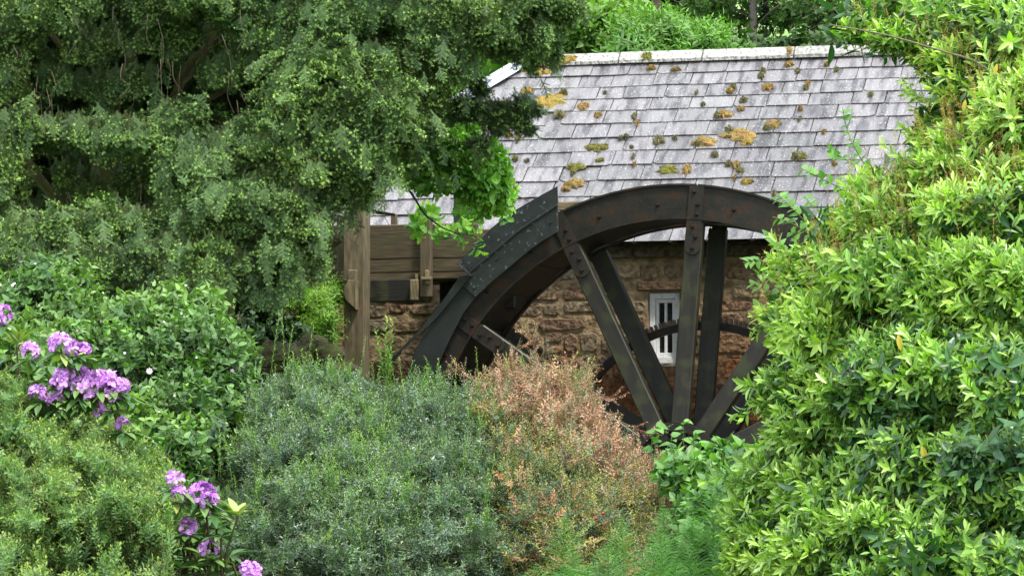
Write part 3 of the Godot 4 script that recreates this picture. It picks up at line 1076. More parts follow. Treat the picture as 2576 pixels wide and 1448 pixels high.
# ---------------------------------------------------------------- the waterwheel
func make_wheel() -> void:
	var base := Vector3(hub.x, hub.y - 2.32, hub.z)
	var lift := Transform3D(Basis.IDENTITY, Vector3(0, 2.32, 0))
	var t := thing("waterwheel", "large dark iron and timber waterwheel standing against the stone wall", "waterwheel", base, mill)
	var r0 := 2.02
	var r1 := 2.30
	var wide := 0.92
	var put := func(called: String, mb: MB, m: Material, parent: Node3D = null) -> MeshInstance3D:
		return obj(called, mb.mesh(), m, t if parent == null else parent, lift if parent == null else Transform3D.IDENTITY)
	var arc := func(mb: MB, a0: float, a1: float, ra: float, rb: float, w0: float, w1: float, col: Color, n := 10):
		# ring sector; angles clockwise from the top
		for i in n:
			var b0 := lerpf(a0, a1, float(i) / n)
			var b1 := lerpf(a0, a1, float(i + 1) / n)
			var d0 := Vector3(sin(b0), cos(b0), 0)
			var d1 := Vector3(sin(b1), cos(b1), 0)
			var f := Vector3(0, 0, w1)
			var k := Vector3(0, 0, w0)
			mb.quad(d0 * ra + f, d1 * ra + f, d1 * rb + f, d0 * rb + f, Vector3(0, 0, 1), col)
			mb.quad(d0 * ra + k, d1 * ra + k, d1 * rb + k, d0 * rb + k, Vector3(0, 0, -1), col)
			mb.quad(d0 * rb + k, d1 * rb + k, d1 * rb + f, d0 * rb + f, d0 + d1, col)
			mb.quad(d0 * ra + k, d1 * ra + k, d1 * ra + f, d0 * ra + f, -d0 - d1, col)
			if i == 0:
				mb.quad(d0 * ra + k, d0 * rb + k, d0 * rb + f, d0 * ra + f, d0 - d1, col)
			if i == n - 1:
				mb.quad(d1 * ra + k, d1 * rb + k, d1 * rb + f, d1 * ra + f, d1 - d0, col)
	var bolt_mesh := MB.new()
	bolt_mesh.tube(PackedVector3Array([Vector3(0, 0, -0.004), Vector3(0, 0, 0.012), Vector3(0, 0, 0.018)]), PackedFloat32Array([0.017, 0.016, 0.009]), 6, grey(0.5))
	var bolt := bolt_mesh.mesh()
	var step := TAU / 12.0
	for side in 2:
		var wf := 0.0 if side == 0 else -wide
		var turn := deg_to_rad(4.7)
		for i in 12:
			var a := turn + i * step
			var mb := MB.new()
			arc.call(mb, a + 0.003, a + step - 0.003, r0, r1, wf - 0.03, wf, Color(1, 1, 1) * rf(0.85, 1.1))
			# angle-iron lips on both edges
			arc.call(mb, a + 0.003, a + step - 0.003, r0, r0 + 0.012, wf, wf + 0.022, grey(0.9))
			arc.call(mb, a + 0.003, a + step - 0.003, r1 - 0.012, r1 + 0.004, wf, wf + 0.018, grey(1.2))
			var seg: MeshInstance3D = put.call("rim_segment", mb, M.iron)
			if side == 0:
				for q in [0.28, 0.72]:
					var b: float = a + step * q
					obj("bolt", bolt, M.iron, seg, Transform3D(Basis.IDENTITY, Vector3(sin(b), cos(b), 0) * 2.14 + Vector3(0, 0, wf)))
	# sole and bucket boards between the rims
	for i in 36:
		var a := i * TAU / 36.0
		var d := Vector3(sin(a), cos(a), 0)
		var e := Vector3(cos(a), -sin(a), 0)
		var mb := MB.new()
		mb.grain = Vector3(0, 0, 1)
		mb.box(d * 2.055 + Vector3(0, 0, -wide / 2), e * 0.176, d * 0.015, Vector3(0, 0, wide / 2 - 0.032), 0.003, grey(rf(0.7, 1.1)))
		put.call("sole_board", mb, M.dark_shaded_timber)
		mb = MB.new()
		mb.grain = Vector3(0, 0, 1)
		var lean := (d * 0.8 + e * 0.6)
		mb.box(d * 2.17 + e * 0.08 + Vector3(0, 0, -wide / 2), lean * 0.115, lean.cross(Vector3(0, 0, 1)) * 0.012, Vector3(0, 0, wide / 2 - 0.032), 0.0, grey(rf(0.7, 1.1)))
		put.call("bucket_board", mb, M.dark_shaded_timber)
	# spokes with iron straps
	for side in 2:
		var wf := -0.002 if side == 0 else -wide - 0.034
		for i in 12:
			var a := deg_to_rad(4.7) + i * step
			var d := Vector3(sin(a), cos(a), 0)
			var e := Vector3(cos(a), -sin(a), 0)
			var mb := MB.new()
			mb.grain = d
			var outer := 2.0 if side == 0 else 2.26
			var hw := 0.070 if side == 0 else 0.074
			var z := wf - 0.05 if side == 0 else wf + 0.034 + 0.05
			if side == 1:
				outer = 2.0
			mb.box(d * (outer + 0.25) / 2 + Vector3(0, 0, z), e * hw, d * (outer - 0.25) / 2, Vector3(0, 0, 0.048), 0.008, grey(rf(0.85, 1.1)))
			var sp: MeshInstance3D = put.call("spoke", mb, M.spoke if side == 0 else M.dark_shaded_timber)  # far spokes are darker because their shade is put into the material
			# strap: plate from the rim down the spoke, rounded at its inner end
			mb = MB.new()
			var o := PackedVector2Array([Vector2(-0.060, 2.292), Vector2(0.060, 2.292), Vector2(0.066, 1.80)])
			for k in range(1, 6):
				var b := PI * k / 6.0
				o.push_back(Vector2(0.066 * cos(b), 1.80 - 0.066 * sin(b)))
			o.push_back(Vector2(-0.066, 1.80))
			var zz := 0.0 if side == 0 else -wide + 0.002
			mb.prism(o, Transform3D(Basis(e, d, Vector3(0, 0, 1)), Vector3(0, 0, zz + 0.001)), 0.0, 0.016, 0.003, grey(1.0))
			var strap := obj("strap", mb.mesh(), M.iron if side == 0 else M.dark_shaded_timber, sp)  # far straps take the same shade-darkened colour
			if side == 0 or i < 2 or i > 9:
				for q in [[-0.018, 2.24], [0.02, 2.14], [0.015, 2.06], [-0.01, 1.96], [0.02, 1.88], [0.0, 1.79]]:
					if side == 1 and q[1] > 2.05:
						continue
					obj("bolt", bolt, M.iron if side == 0 else M.lead, sp, Transform3D(Basis.IDENTITY, e * q[0] + d * q[1] + Vector3(0, 0, zz + 0.016)))
	# hub flanges and axle
	for z in [0.0, -wide]:
		var mb := MB.new()
		arc.call(mb, 0.0, TAU, 0.33, 0.40, z - 0.02, z + 0.055, grey(0.8), 28)
		arc.call(mb, 0.0, TAU, 0.12, 0.34, z - 0.11, z - 0.102, grey(0.6), 28)
		put.call("hub_flange", mb, M.iron)
	var ax := MB.new()
	ax.tube(PackedVector3Array([Vector3(0, 0, 0.16), Vector3(0, 0, WALL_W - 0.3)]), PackedFloat32Array([0.13, 0.13]), 16, grey(0.7))
	put.call("axle", ax, M.iron)
	# segmental gear behind the far spokes
	var gz := -wide - 0.055
	var g := MB.new()
	arc.call(g, 0.0, TAU, 1.17, 1.235, gz - 0.045, gz + 0.0, grey(0.55), 72)
	var gear: MeshInstance3D = put.call("gear_ring", g, M.iron)
	var tm := MB.new()
	tm.prism(PackedVector2Array([Vector2(-0.013, 0), Vector2(0.013, 0), Vector2(0.008, 0.045), Vector2(-0.008, 0.045)]), Transform3D.IDENTITY, -0.05, 0.012, 0.002, Color(0.8, 0.75, 0.7))
	var tooth := tm.mesh()
	for i in 196:
		var a := i * TAU / 196.0
		var d := Vector3(sin(a), cos(a), 0)
		obj("gear_tooth", tooth, M.cog, gear, Transform3D(Basis(Vector3(cos(a), -sin(a), 0), d, Vector3(0, 0, 1)), d * 1.232 + Vector3(0, 0, gz)))
	for i in 12:
		var a := deg_to_rad(4.7) + (i - 0.35) * step
		var d := Vector3(sin(a), cos(a), 0)
		var mb := MB.new()
		mb.box(d * 1.09 + Vector3(0, 0, gz - 0.02), Vector3(d.y, -d.x, 0) * 0.06, d * 0.05, Vector3(0, 0, 0.02), 0.006, grey(0.5))
		put.call("gear_lug", mb, M.iron)


func make_casing() -> void:
	var base := hub + mill * Vector3(-2.1, -hub.y + 0.2, 0.07)
	base.y = 0.0
	var t := thing("wheel_casing", "black metal casing of bolted plates with flaking paint, left of the waterwheel", "wheel casing", base, mill)
	var shift := mill.inverse() * (hub - base)
	# [pixel outline], depth in front of the rim, thickness
	var plates := [
		["back_plate", [Vector2(1403, 468), Vector2(1405, 513), Vector2(1303, 580), Vector2(1180, 682), Vector2(1155, 660), Vector2(1230, 579), Vector2(1277, 540), Vector2(1347, 499)], 0.045, 0.012],
		["front_plate", [Vector2(1404, 514), Vector2(1405.5, 582), Vector2(1368, 604), Vector2(1333, 629.5), Vector2(1263.7, 687.8), Vector2(1230, 716), Vector2(1197, 747.6), Vector2(1163.6, 718.4), Vector2(1182, 684), Vector2(1305, 580)], 0.066, 0.014],
		["lower_plate", [Vector2(1164, 719), Vector2(1197, 748), Vector2(1166, 788), Vector2(1133, 852), Vector2(1094, 938), Vector2(1070, 1010), Vector2(1050, 1090), Vector2(985, 1090), Vector2(1003, 1010), Vector2(1019, 960), Vector2(1044, 882), Vector2(1083, 816), Vector2(1118, 770)], 0.052, 0.012],
		["edge_strip", [Vector2(1158, 693), Vector2(1186, 693), Vector2(1100, 799), Vector2(1011, 882), Vector2(985, 920), Vector2(978, 908), Vector2(1060, 826), Vector2(1119, 750)], 0.085, 0.012]]
	for p in plates:
		var mb := MB.new()
		mb.prism(on_list(p[1], p[2]), Transform3D(Basis.IDENTITY, Vector3(0, 0, p[2])), 0.0, p[3], 0.003, grey(1.0))
		obj(p[0], mb.mesh(), M.casing if p[0] in ["back_plate", "front_plate"] else M.casing_plain, t, Transform3D(Basis.IDENTITY, shift))
	# bright folded edges and the return across the wheel
	for q in [[Vector2(1404, 514), Vector2(1305, 580)], [Vector2(1305, 580), Vector2(1182, 684)]]:
		var a := on(q[0].x, q[0].y, 0.08)
		var b := on(q[1].x, q[1].y, 0.08)
		var mb := MB.new()
		var d := Vector3(b.x - a.x, b.y - a.y, 0)
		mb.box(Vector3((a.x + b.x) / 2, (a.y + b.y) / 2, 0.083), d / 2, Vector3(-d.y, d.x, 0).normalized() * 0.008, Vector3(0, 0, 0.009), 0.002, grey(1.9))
		obj("folded_edge", mb.mesh(), M.casing, t, Transform3D(Basis.IDENTITY, shift))
	var tab := MB.new()
	var ta := on(1170, 679, 0.1)
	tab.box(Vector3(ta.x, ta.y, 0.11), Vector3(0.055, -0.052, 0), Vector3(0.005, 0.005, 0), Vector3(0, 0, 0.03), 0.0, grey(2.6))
	obj("bracket", tab.mesh(), M.casing, t, Transform3D(Basis.IDENTITY, shift))
	# curved sheet across the wheel, outside the rims
	var sh := MB.new()
	for i in 12:
		var b0 := deg_to_rad(-30.0 - 5.0 * i)
		var b1 := deg_to_rad(-30.0 - 5.0 * (i + 1))
		var d0 := Vector3(sin(b0), cos(b0), 0)
		var d1 := Vector3(sin(b1), cos(b1), 0)
		for r in [2.345, 2.355]:
			sh.quad(d0 * r, d1 * r, d1 * r + Vector3(0, 0, -0.98), d0 * r + Vector3(0, 0, -0.98), d0 * (1.0 if r > 2.35 else -1.0), grey(0.8))
	obj("curved_sheet", sh.mesh(), M.casing_plain, t, Transform3D(Basis.IDENTITY, shift + Vector3(0, 0, 0.02)))
	for q in [Vector2(1193, 724), Vector2(1385, 560), Vector2(1250, 650)]:
		var a := on(q.x, q.y, 0.08)
		var mb := MB.new()
		mb.tube(PackedVector3Array([Vector3(a.x, a.y, 0.078), Vector3(a.x, a.y, 0.09)]), PackedFloat32Array([0.013, 0.010]), 6, grey(1.0))
		obj("bolt", mb.mesh(), M.casing, t, Transform3D(Basis.IDENTITY, shift))


# ---------------------------------------------------------------- the timber flume that feeds the wheel
func make_flume() -> void:
	var base := hub + mill * Vector3(-2.62, 0, 0.14)
	base.y = ground(base.x, base.z)
	var t := thing("timber_flume", "weathered timber flume on posts leading water to the wheel", "flume", base, mill)
	var place := Transform3D(Basis.IDENTITY, mill.inverse() * (hub - base))
	var beam := func(called: String, a: Vector3, b: Vector3, grain: Vector3, k: float, m: String, ch := 0.008):
		var mb := MB.new()
		mb.grain = grain
		mb.box((a + b) / 2, Vector3((b.x - a.x) / 2, 0, 0), Vector3(0, (b.y - a.y) / 2, 0), Vector3(0, 0, (b.z - a.z) / 2), ch, grey(k))
		obj(called, mb.mesh(), M[m], t, place)
	var R := Vector3.RIGHT
	var U := Vector3.UP
	var B := Vector3(0, 0, 1)
	# side boards
	beam.call("side_board", Vector3(-6.5, 1.74, -0.09), Vector3(-1.66, 2.022, -0.03), R, 0.62, "board")
	beam.call("side_board", Vector3(-6.5, 1.628, -0.095), Vector3(-1.66, 1.735, -0.035), R, 0.68, "board")
	beam.call("side_board", Vector3(-6.5, 1.62, -0.95), Vector3(-1.55, 2.03, -0.89), R, 0.8, "board")
	beam.call("floor_board", Vector3(-6.5, 1.57, -0.97), Vector3(-1.62, 1.622, -0.04), R, 0.8, "board")
	beam.call("spout_board", Vector3(-1.28, 2.14, -0.5), Vector3(-0.75, 2.215, -0.46), R, 1.8, "post")
	# front post and rear post
	beam.call("post", Vector3(-2.712, -2.62, 0.07), Vector3(-2.540, 2.25, 0.235), U, 0.66, "post", 0.006)
	beam.call("post", Vector3(-2.155, -2.62, -1.13), Vector3(-1.985, 2.36, -0.99), U, 0.55, "dark_shaded_timber")
	beam.call("post", Vector3(-5.6, -2.62, 0.07), Vector3(-5.43, 2.25, 0.235), U, 0.66, "post")
	beam.call("post", Vector3(-5.15, -2.62, -1.13), Vector3(-4.98, 2.36, -0.99), U, 0.8, "post")
	# upright stays with wedges
	for u in [-2.84, -2.125, -4.3]:
		beam.call("stay", Vector3(u, 1.42, -0.028), Vector3(u + 0.092, 2.10, 0.045), U, 0.72, "board")
		beam.call("wedge", Vector3(u + 0.05, 1.52, 0.0), Vector3(u + 0.085, 1.64, 0.075), U, 1.1, "post")
		beam.call("peg", Vector3(u + 0.03, 1.56, 0.05), Vector3(u + 0.11, 1.585, 0.10), R, 1.2, "post", 0.003)
	# pegs standing on the top edge
	for u in [-2.47, -1.77, -3.3]:
		beam.call("peg", Vector3(u, 2.0, -0.30), Vector3(u + 0.045, 2.125, -0.25), U, 0.8, "board", 0.003)
	# bearers under the flume: shade is put into the dark ones, light into the pale end grain
	beam.call("bearer", Vector3(-2.94, 1.39, -0.16), Vector3(-2.14, 1.575, -0.02), R, 0.5, "dark_shaded_timber")
	beam.call("bearer", Vector3(-2.205, 1.395, -0.30), Vector3(-2.135, 1.565, 0.06), B, 1.05, "post")
	beam.call("bearer", Vector3(-2.70, 1.42, -1.2), Vector3(-2.56, 1.568, 0.066), B, 0.5, "dark_shaded_timber")
	beam.call("bearer", Vector3(-2.1, 1.34, -0.62), Vector3(-1.45, 1.56, -0.42), R, 0.6, "dark_shaded_timber")  # dark beam added to darken the gap beside the stay
	beam.call("peg", Vector3(-2.17, 1.55, -0.02), Vector3(-2.145, 1.61, 0.03), U, 2.0, "post", 0.003)
	# tenon wedge through the front post: a block over a half-round cheek
	beam.call("wedge", Vector3(-2.66, 1.55, 0.236), Vector3(-2.59, 1.64, 0.29), U, 0.75, "post")
	var o := PackedVector2Array([Vector2(0.05, -0.12), Vector2(0.05, 0.12), Vector2(-0.02, 0.12)])
	for k in 7:
		var a := lerpf(PI * 0.5, PI * 1.42, k / 6.0)
		o.push_back(Vector2(0.02 + 0.075 * cos(a), 0.02 + 0.10 * sin(a)))
	var mb := MB.new()
	mb.grain = U
	mb.prism(o, Transform3D(Basis.IDENTITY, Vector3(-2.635, 1.435, 0.236)), 0.0, 0.075, 0.008, grey(0.85))
	obj("tenon", mb.mesh(), M.post, t, place)
	# cross rails hidden among the yew
	beam.call("rail", Vector3(-5.43, 1.43, 0.09), Vector3(-2.96, 1.55, 0.2), R, 0.55, "board")


# ---------------------------------------------------------------- trees and shrubs
func plant(called: String, label: String, category: String, px: float, py: float, depth: float, group := "") -> Node3D:
	return thing(called, label, category, ground_at(at(px, py, depth)), Basis.IDENTITY, group)

func make_background() -> void:
	var fresh := [Color(0.9, 0.9, 0.9), Color(1.15, 1.15, 1.0), Color(1.0, 1.1, 0.8)]
	var sprays := []
	for i in 3:
		sprays.push_back(sprig({"len": 0.42, "count": 14, "leaf": 0.125, "half": 0.30, "shape": OVATE, "low": Color(0.075, 0.165, 0.035), "tip": Color(0.14, 0.26, 0.05), "wide": 80.0, "narrow": 35.0, "stem": 0.004, "bend": 0.35}))
	var dark := []
	for i in 2:
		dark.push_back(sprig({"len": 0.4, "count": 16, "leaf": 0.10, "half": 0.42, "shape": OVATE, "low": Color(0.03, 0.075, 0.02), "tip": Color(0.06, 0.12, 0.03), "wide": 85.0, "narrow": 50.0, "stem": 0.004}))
	var fern := []
	for i in 2:
		fern.push_back(sprig({"len": 0.45, "count": 26, "leaf": 0.10, "half": 0.14, "shape": ELLIPTIC, "low": Color(0.10, 0.22, 0.05), "tip": Color(0.14, 0.28, 0.06), "wide": 75.0, "narrow": 55.0, "paired": true, "stem": 0.003, "bend": 0.5}))
	var wood := Color(0.16, 0.13, 0.10)
	# bushes just behind the ridge
	var list := [
		["hazel_bush", "light green broad-leaved bush behind the left end of the roof ridge", sprays, [[1480, 110, 38, 95, 75, 0.9], [1400, 60, 38.5, 90, 60, 0.9], [1545, 60, 39, 80, 60, 0.8], [1330, 140, 38, 80, 60, 0.8]], 1500],
		["elder_bush", "feathery bright green bush behind the middle of the roof ridge", fern, [[1650, 105, 38, 110, 60, 0.9], [1740, 120, 38, 80, 45, 0.8], [1590, 120, 37.5, 60, 40, 0.7]], 1400],
		["ivy_bush", "dark ivy-covered bush behind the right part of the roof ridge", dark, [[2110, 85, 41, 75, 55, 0.9], [2190, 110, 41, 70, 60, 0.9], [2050, 122, 40, 50, 20, 0.6]], 560],
		["low_bush", "low green scrub along the foot of the grey-trunked tree", dark, [[1990, 138, 40, 90, 14, 0.5], [1840, 136, 39, 50, 16, 0.5]], 260],
	]
	for l in list:
		var bl: Array = l[3]
		var t := plant(l[0], l[1], "bush", bl[0][0], bl[0][1], bl[0][2])
		foliage(t, "foliage", l[2], M.soft, blob_list(bl), l[4], {"inner": 0.35, "pal": fresh, "grow": Vector3(0.8, 0.6, 0.7), "rough": 0.4})
		for k in 5:
			var b: Array = bl[k % bl.size()]
			var top := at(b[0] + rf(-40, 40), b[1] + rf(-50, 0), b[2])
			branch(t, "stem", [ground_at(top + Vector3(rf(-0.5, 0.5), 0, 0)), top + Vector3(rf(-0.2, 0.2), -1.0, 0), top], 0.02, 0.006, M.bare_bark, wood, 5)
	# slender tree with a grey trunk and ivy
	var t := plant("ash_tree", "slender tree with a straight grey trunk and thin side branches behind the roof", "tree", 1896, 200, 41)
	var foot := t.position
	branch(t, "trunk", [foot, at(1897, 300, 41), at(1896, 60, 41), at(1893, -300, 41), at(1900, -700, 41)], 0.062, 0.045, M.bare_bark, Color(0.27, 0.25, 0.22), 10)
	for k in 16:
		var s := -1.0 if k % 2 else 1.0
		var y0 := 120.0 - k * 22.0
		branch(t, "limb", [at(1896, y0 + 40, 41), at(1896 + s * rf(40, 90), y0 - 10, 41 + rf(-0.5, 0.5)), at(1896 + s * rf(120, 230), y0 - rf(30, 110), 41 + rf(-1, 1))], 0.013, 0.004, M.bare_bark, Color(0.11, 0.09, 0.07), 5)
	foliage(t, "crown", sprays, M.soft, blob_list([[1800, 30, 41.5, 110, 70, 1.0], [2000, 30, 41.5, 120, 80, 1.0], [1900, -120, 41, 220, 130, 1.4, 0.6], [1800, 90, 41, 60, 40, 0.6]]), 330, {"inner": 0.1, "pal": [Color(0.5, 0.55, 0.5), Color(0.8, 0.85, 0.7)], "rough": 0.6, "s0": 0.5, "s1": 0.9})
	foliage(t, "ivy", dark, M.semi, blob_list([[1876, 75, 41.1, 9, 70, 0.08], [1926, 60, 41.1, 16, 80, 0.1], [1930, -60, 41, 30, 80, 0.2]]), 110, {"inner": 0.3, "s0": 0.35, "s1": 0.6, "pal": [Color(0.7, 0.75, 0.7)]})
	# bent bare trunk
	t = plant("bent_tree", "tree with a curved bare brown trunk behind the feathery bush", "tree", 1600, 120, 43)
	branch(t, "trunk", [t.position, at(1588, 90, 43), at(1612, 62, 43), at(1645, 40, 43), at(1652, 5, 43), at(1640, -120, 43), at(1600, -400, 43)], 0.075, 0.05, M.bare_bark, Color(0.20, 0.15, 0.11), 9)
	foliage(t, "crown", sprays, M.soft, blob_list([[1600, -20, 44, 110, 40, 1.0], [1700, 10, 44, 90, 40, 0.9], [1480, -10, 44, 110, 50, 1.0], [1620, -300, 43, 300, 180, 1.8, 0.4]]), 900, {"inner": 0.2, "pal": fresh, "rough": 0.5})
	# taller trees that close the view, left to right
	var rows := [
		[[60, 180, 46, 300, 260, 2.0], "broad green tree far left behind the yew", 15], [[420, 260, 44, 260, 260, 2.0], "broad green tree behind the yew trunk", 16], [[760, 120, 47, 260, 300, 2.0], "broad green tree behind the right side of the yew", 16],
		[[1120, 160, 45, 200, 260, 1.8], "bright green tree behind the hip of the roof", 14], [[1350, -120, 60, 240, 95, 2.5], "distant green tree above the hazel bush", 8], [[1760, -110, 66, 210, 75, 2.5], "distant green tree at the field edge beyond the grey trunk", 6],
		[[2080, -100, 62, 190, 90, 2.5], "distant dark green tree above the ivy bush", 8], [[2420, 60, 48, 220, 240, 2.0], "green tree behind the top of the laurel", 13], [[2650, 200, 46, 220, 300, 2.0], "green tree beyond the right edge of the roof", 10]]
	for r in rows:
		var b: Array = r[0]
		var tr := plant("broadleaf_tree", r[1], "tree", b[0], b[1] + b[4], b[2], "trees behind the mill")
		branch(tr, "trunk", [tr.position, at(b[0] + 12, b[1] + b[4] * 0.4, b[2]), at(b[0], b[1] - b[4] * 0.5, b[2])], 0.16, 0.05, M.bare_bark, wood, 8)
		var parts := []
		for k in 6:
			parts.push_back([b[0] + rf(-0.55, 0.55) * b[3], b[1] + rf(-0.55, 0.55) * b[4], b[2] + rf(-0.7, 0.7), b[3] * rf(0.4, 0.6), b[4] * rf(0.35, 0.55), b[5] * 0.6])
		foliage(tr, "crown", sprays, M.soft, blob_list(parts), int(r[2]) * 110, {"inner": 0.3, "pal": fresh, "rough": 0.5, "s0": 1.1, "s1": 1.9, "back": 0.5})
	# shrub lit through the gap under the flume
	t = plant("fern_shrub", "bright yellow-green fern growing under the flume beside the post", "fern", 800, 790, 28.6)
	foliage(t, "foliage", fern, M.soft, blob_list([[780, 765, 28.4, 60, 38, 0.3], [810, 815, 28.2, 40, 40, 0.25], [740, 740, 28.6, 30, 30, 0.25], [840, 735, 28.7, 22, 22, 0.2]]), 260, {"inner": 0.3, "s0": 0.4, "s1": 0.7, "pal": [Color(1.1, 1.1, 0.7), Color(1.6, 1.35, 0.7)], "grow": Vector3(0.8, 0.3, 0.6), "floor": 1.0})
	# undergrowth that closes the view left of the mill and below the flume
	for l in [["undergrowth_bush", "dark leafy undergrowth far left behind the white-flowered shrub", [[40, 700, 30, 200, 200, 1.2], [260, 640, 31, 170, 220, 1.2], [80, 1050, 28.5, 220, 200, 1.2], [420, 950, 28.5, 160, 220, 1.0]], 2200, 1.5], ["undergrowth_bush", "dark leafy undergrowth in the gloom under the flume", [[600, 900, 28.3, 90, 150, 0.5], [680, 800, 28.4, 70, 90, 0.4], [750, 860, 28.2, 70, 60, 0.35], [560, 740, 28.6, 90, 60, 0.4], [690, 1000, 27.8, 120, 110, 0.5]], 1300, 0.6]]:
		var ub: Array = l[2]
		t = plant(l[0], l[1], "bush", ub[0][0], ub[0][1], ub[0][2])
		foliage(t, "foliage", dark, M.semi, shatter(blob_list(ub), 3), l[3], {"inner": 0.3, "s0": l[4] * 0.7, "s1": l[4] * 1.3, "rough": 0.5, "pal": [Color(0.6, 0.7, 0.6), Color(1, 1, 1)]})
	# tumbled mossy stones below it
	var base := ground_at(at(790, 1200, 27.2))
	for k in 5:
		var q: Array = [[785, 870, 36, 30], [740, 905, 60, 40], [830, 905, 40, 42], [690, 900, 50, 40], [850, 955, 55, 50], [750, 965, 80, 45], [590, 930, 70, 60]][k]
		var c := at(q[0], q[1], 27.6 - k * 0.06)
		var rk := thing("boulder", ["mossy brown boulder highest under the fern", "dark boulder left of the fern", "brown boulder right under the fern by the post", "dark boulder deep under the flume", "boulder at the foot of the flume post", "wide boulder below the other stones", "dark boulder nearest the yew trunk"][k], "boulder", Vector3(c.x, c.y - q[3] / 320.0, c.z), Basis.IDENTITY, "tumbled stones under the flume")
		obj("rock", rock(q[2] / 320.0, q[3] / 320.0), M.bark, rk, Transform3D(Basis.IDENTITY, Vector3(0, q[3] / 320.0, 0)))
	var bank := MB.new()
	for i in 20:
		for j in 5:
			var p := []
			for q in [[0, 0], [1, 0], [1, 1], [0, 1]]:
				var u: float = 120.0 + (i + q[0]) * 36.0
				var kk: float = (j + q[1]) / 5.0
				var w := at(u, lerpf(1150, 925, kk), lerpf(26.5, 28.6, kk))
				if j + q[1] == 0 or i + q[0] == 0 or i + q[0] == 20:
					w = ground_at(w) - Vector3(0, 0.1, 0)
				p.push_back(w + Vector3(0, 0.12 * noise.get_noise_2d(u * 0.02, kk * 4.0), 0))
			bank.quad(p[0], p[1], p[2], p[3], Vector3(0, 1, 0.5), Color(0.45, 0.42, 0.38))
	structure("bank", bank.mesh(), M.soil)


func rock(rx: float, ry: float) -> ArrayMesh:
	var mb := MB.new()
	var so := wild() * 30.0
	var pt := func(i: int, j: int) -> Vector3:
		var a := TAU * i / 16.0
		var b := PI * j / 9.0
		var d := Vector3(sin(b) * cos(a), cos(b), sin(b) * sin(a))
		return d * Vector3(rx, ry, rx) * (1.0 + 0.5 * noise.get_noise_3dv(d * 1.2 + so))
	for i in 16:
		for j in 9:
			mb.quad(pt.call(i, j), pt.call(i + 1, j), pt.call(i + 1, j + 1), pt.call(i, j + 1), pt.call(i, j) + pt.call(i + 1, j + 1), Color(0.045, 0.027, 0.017))
	return mb.mesh()


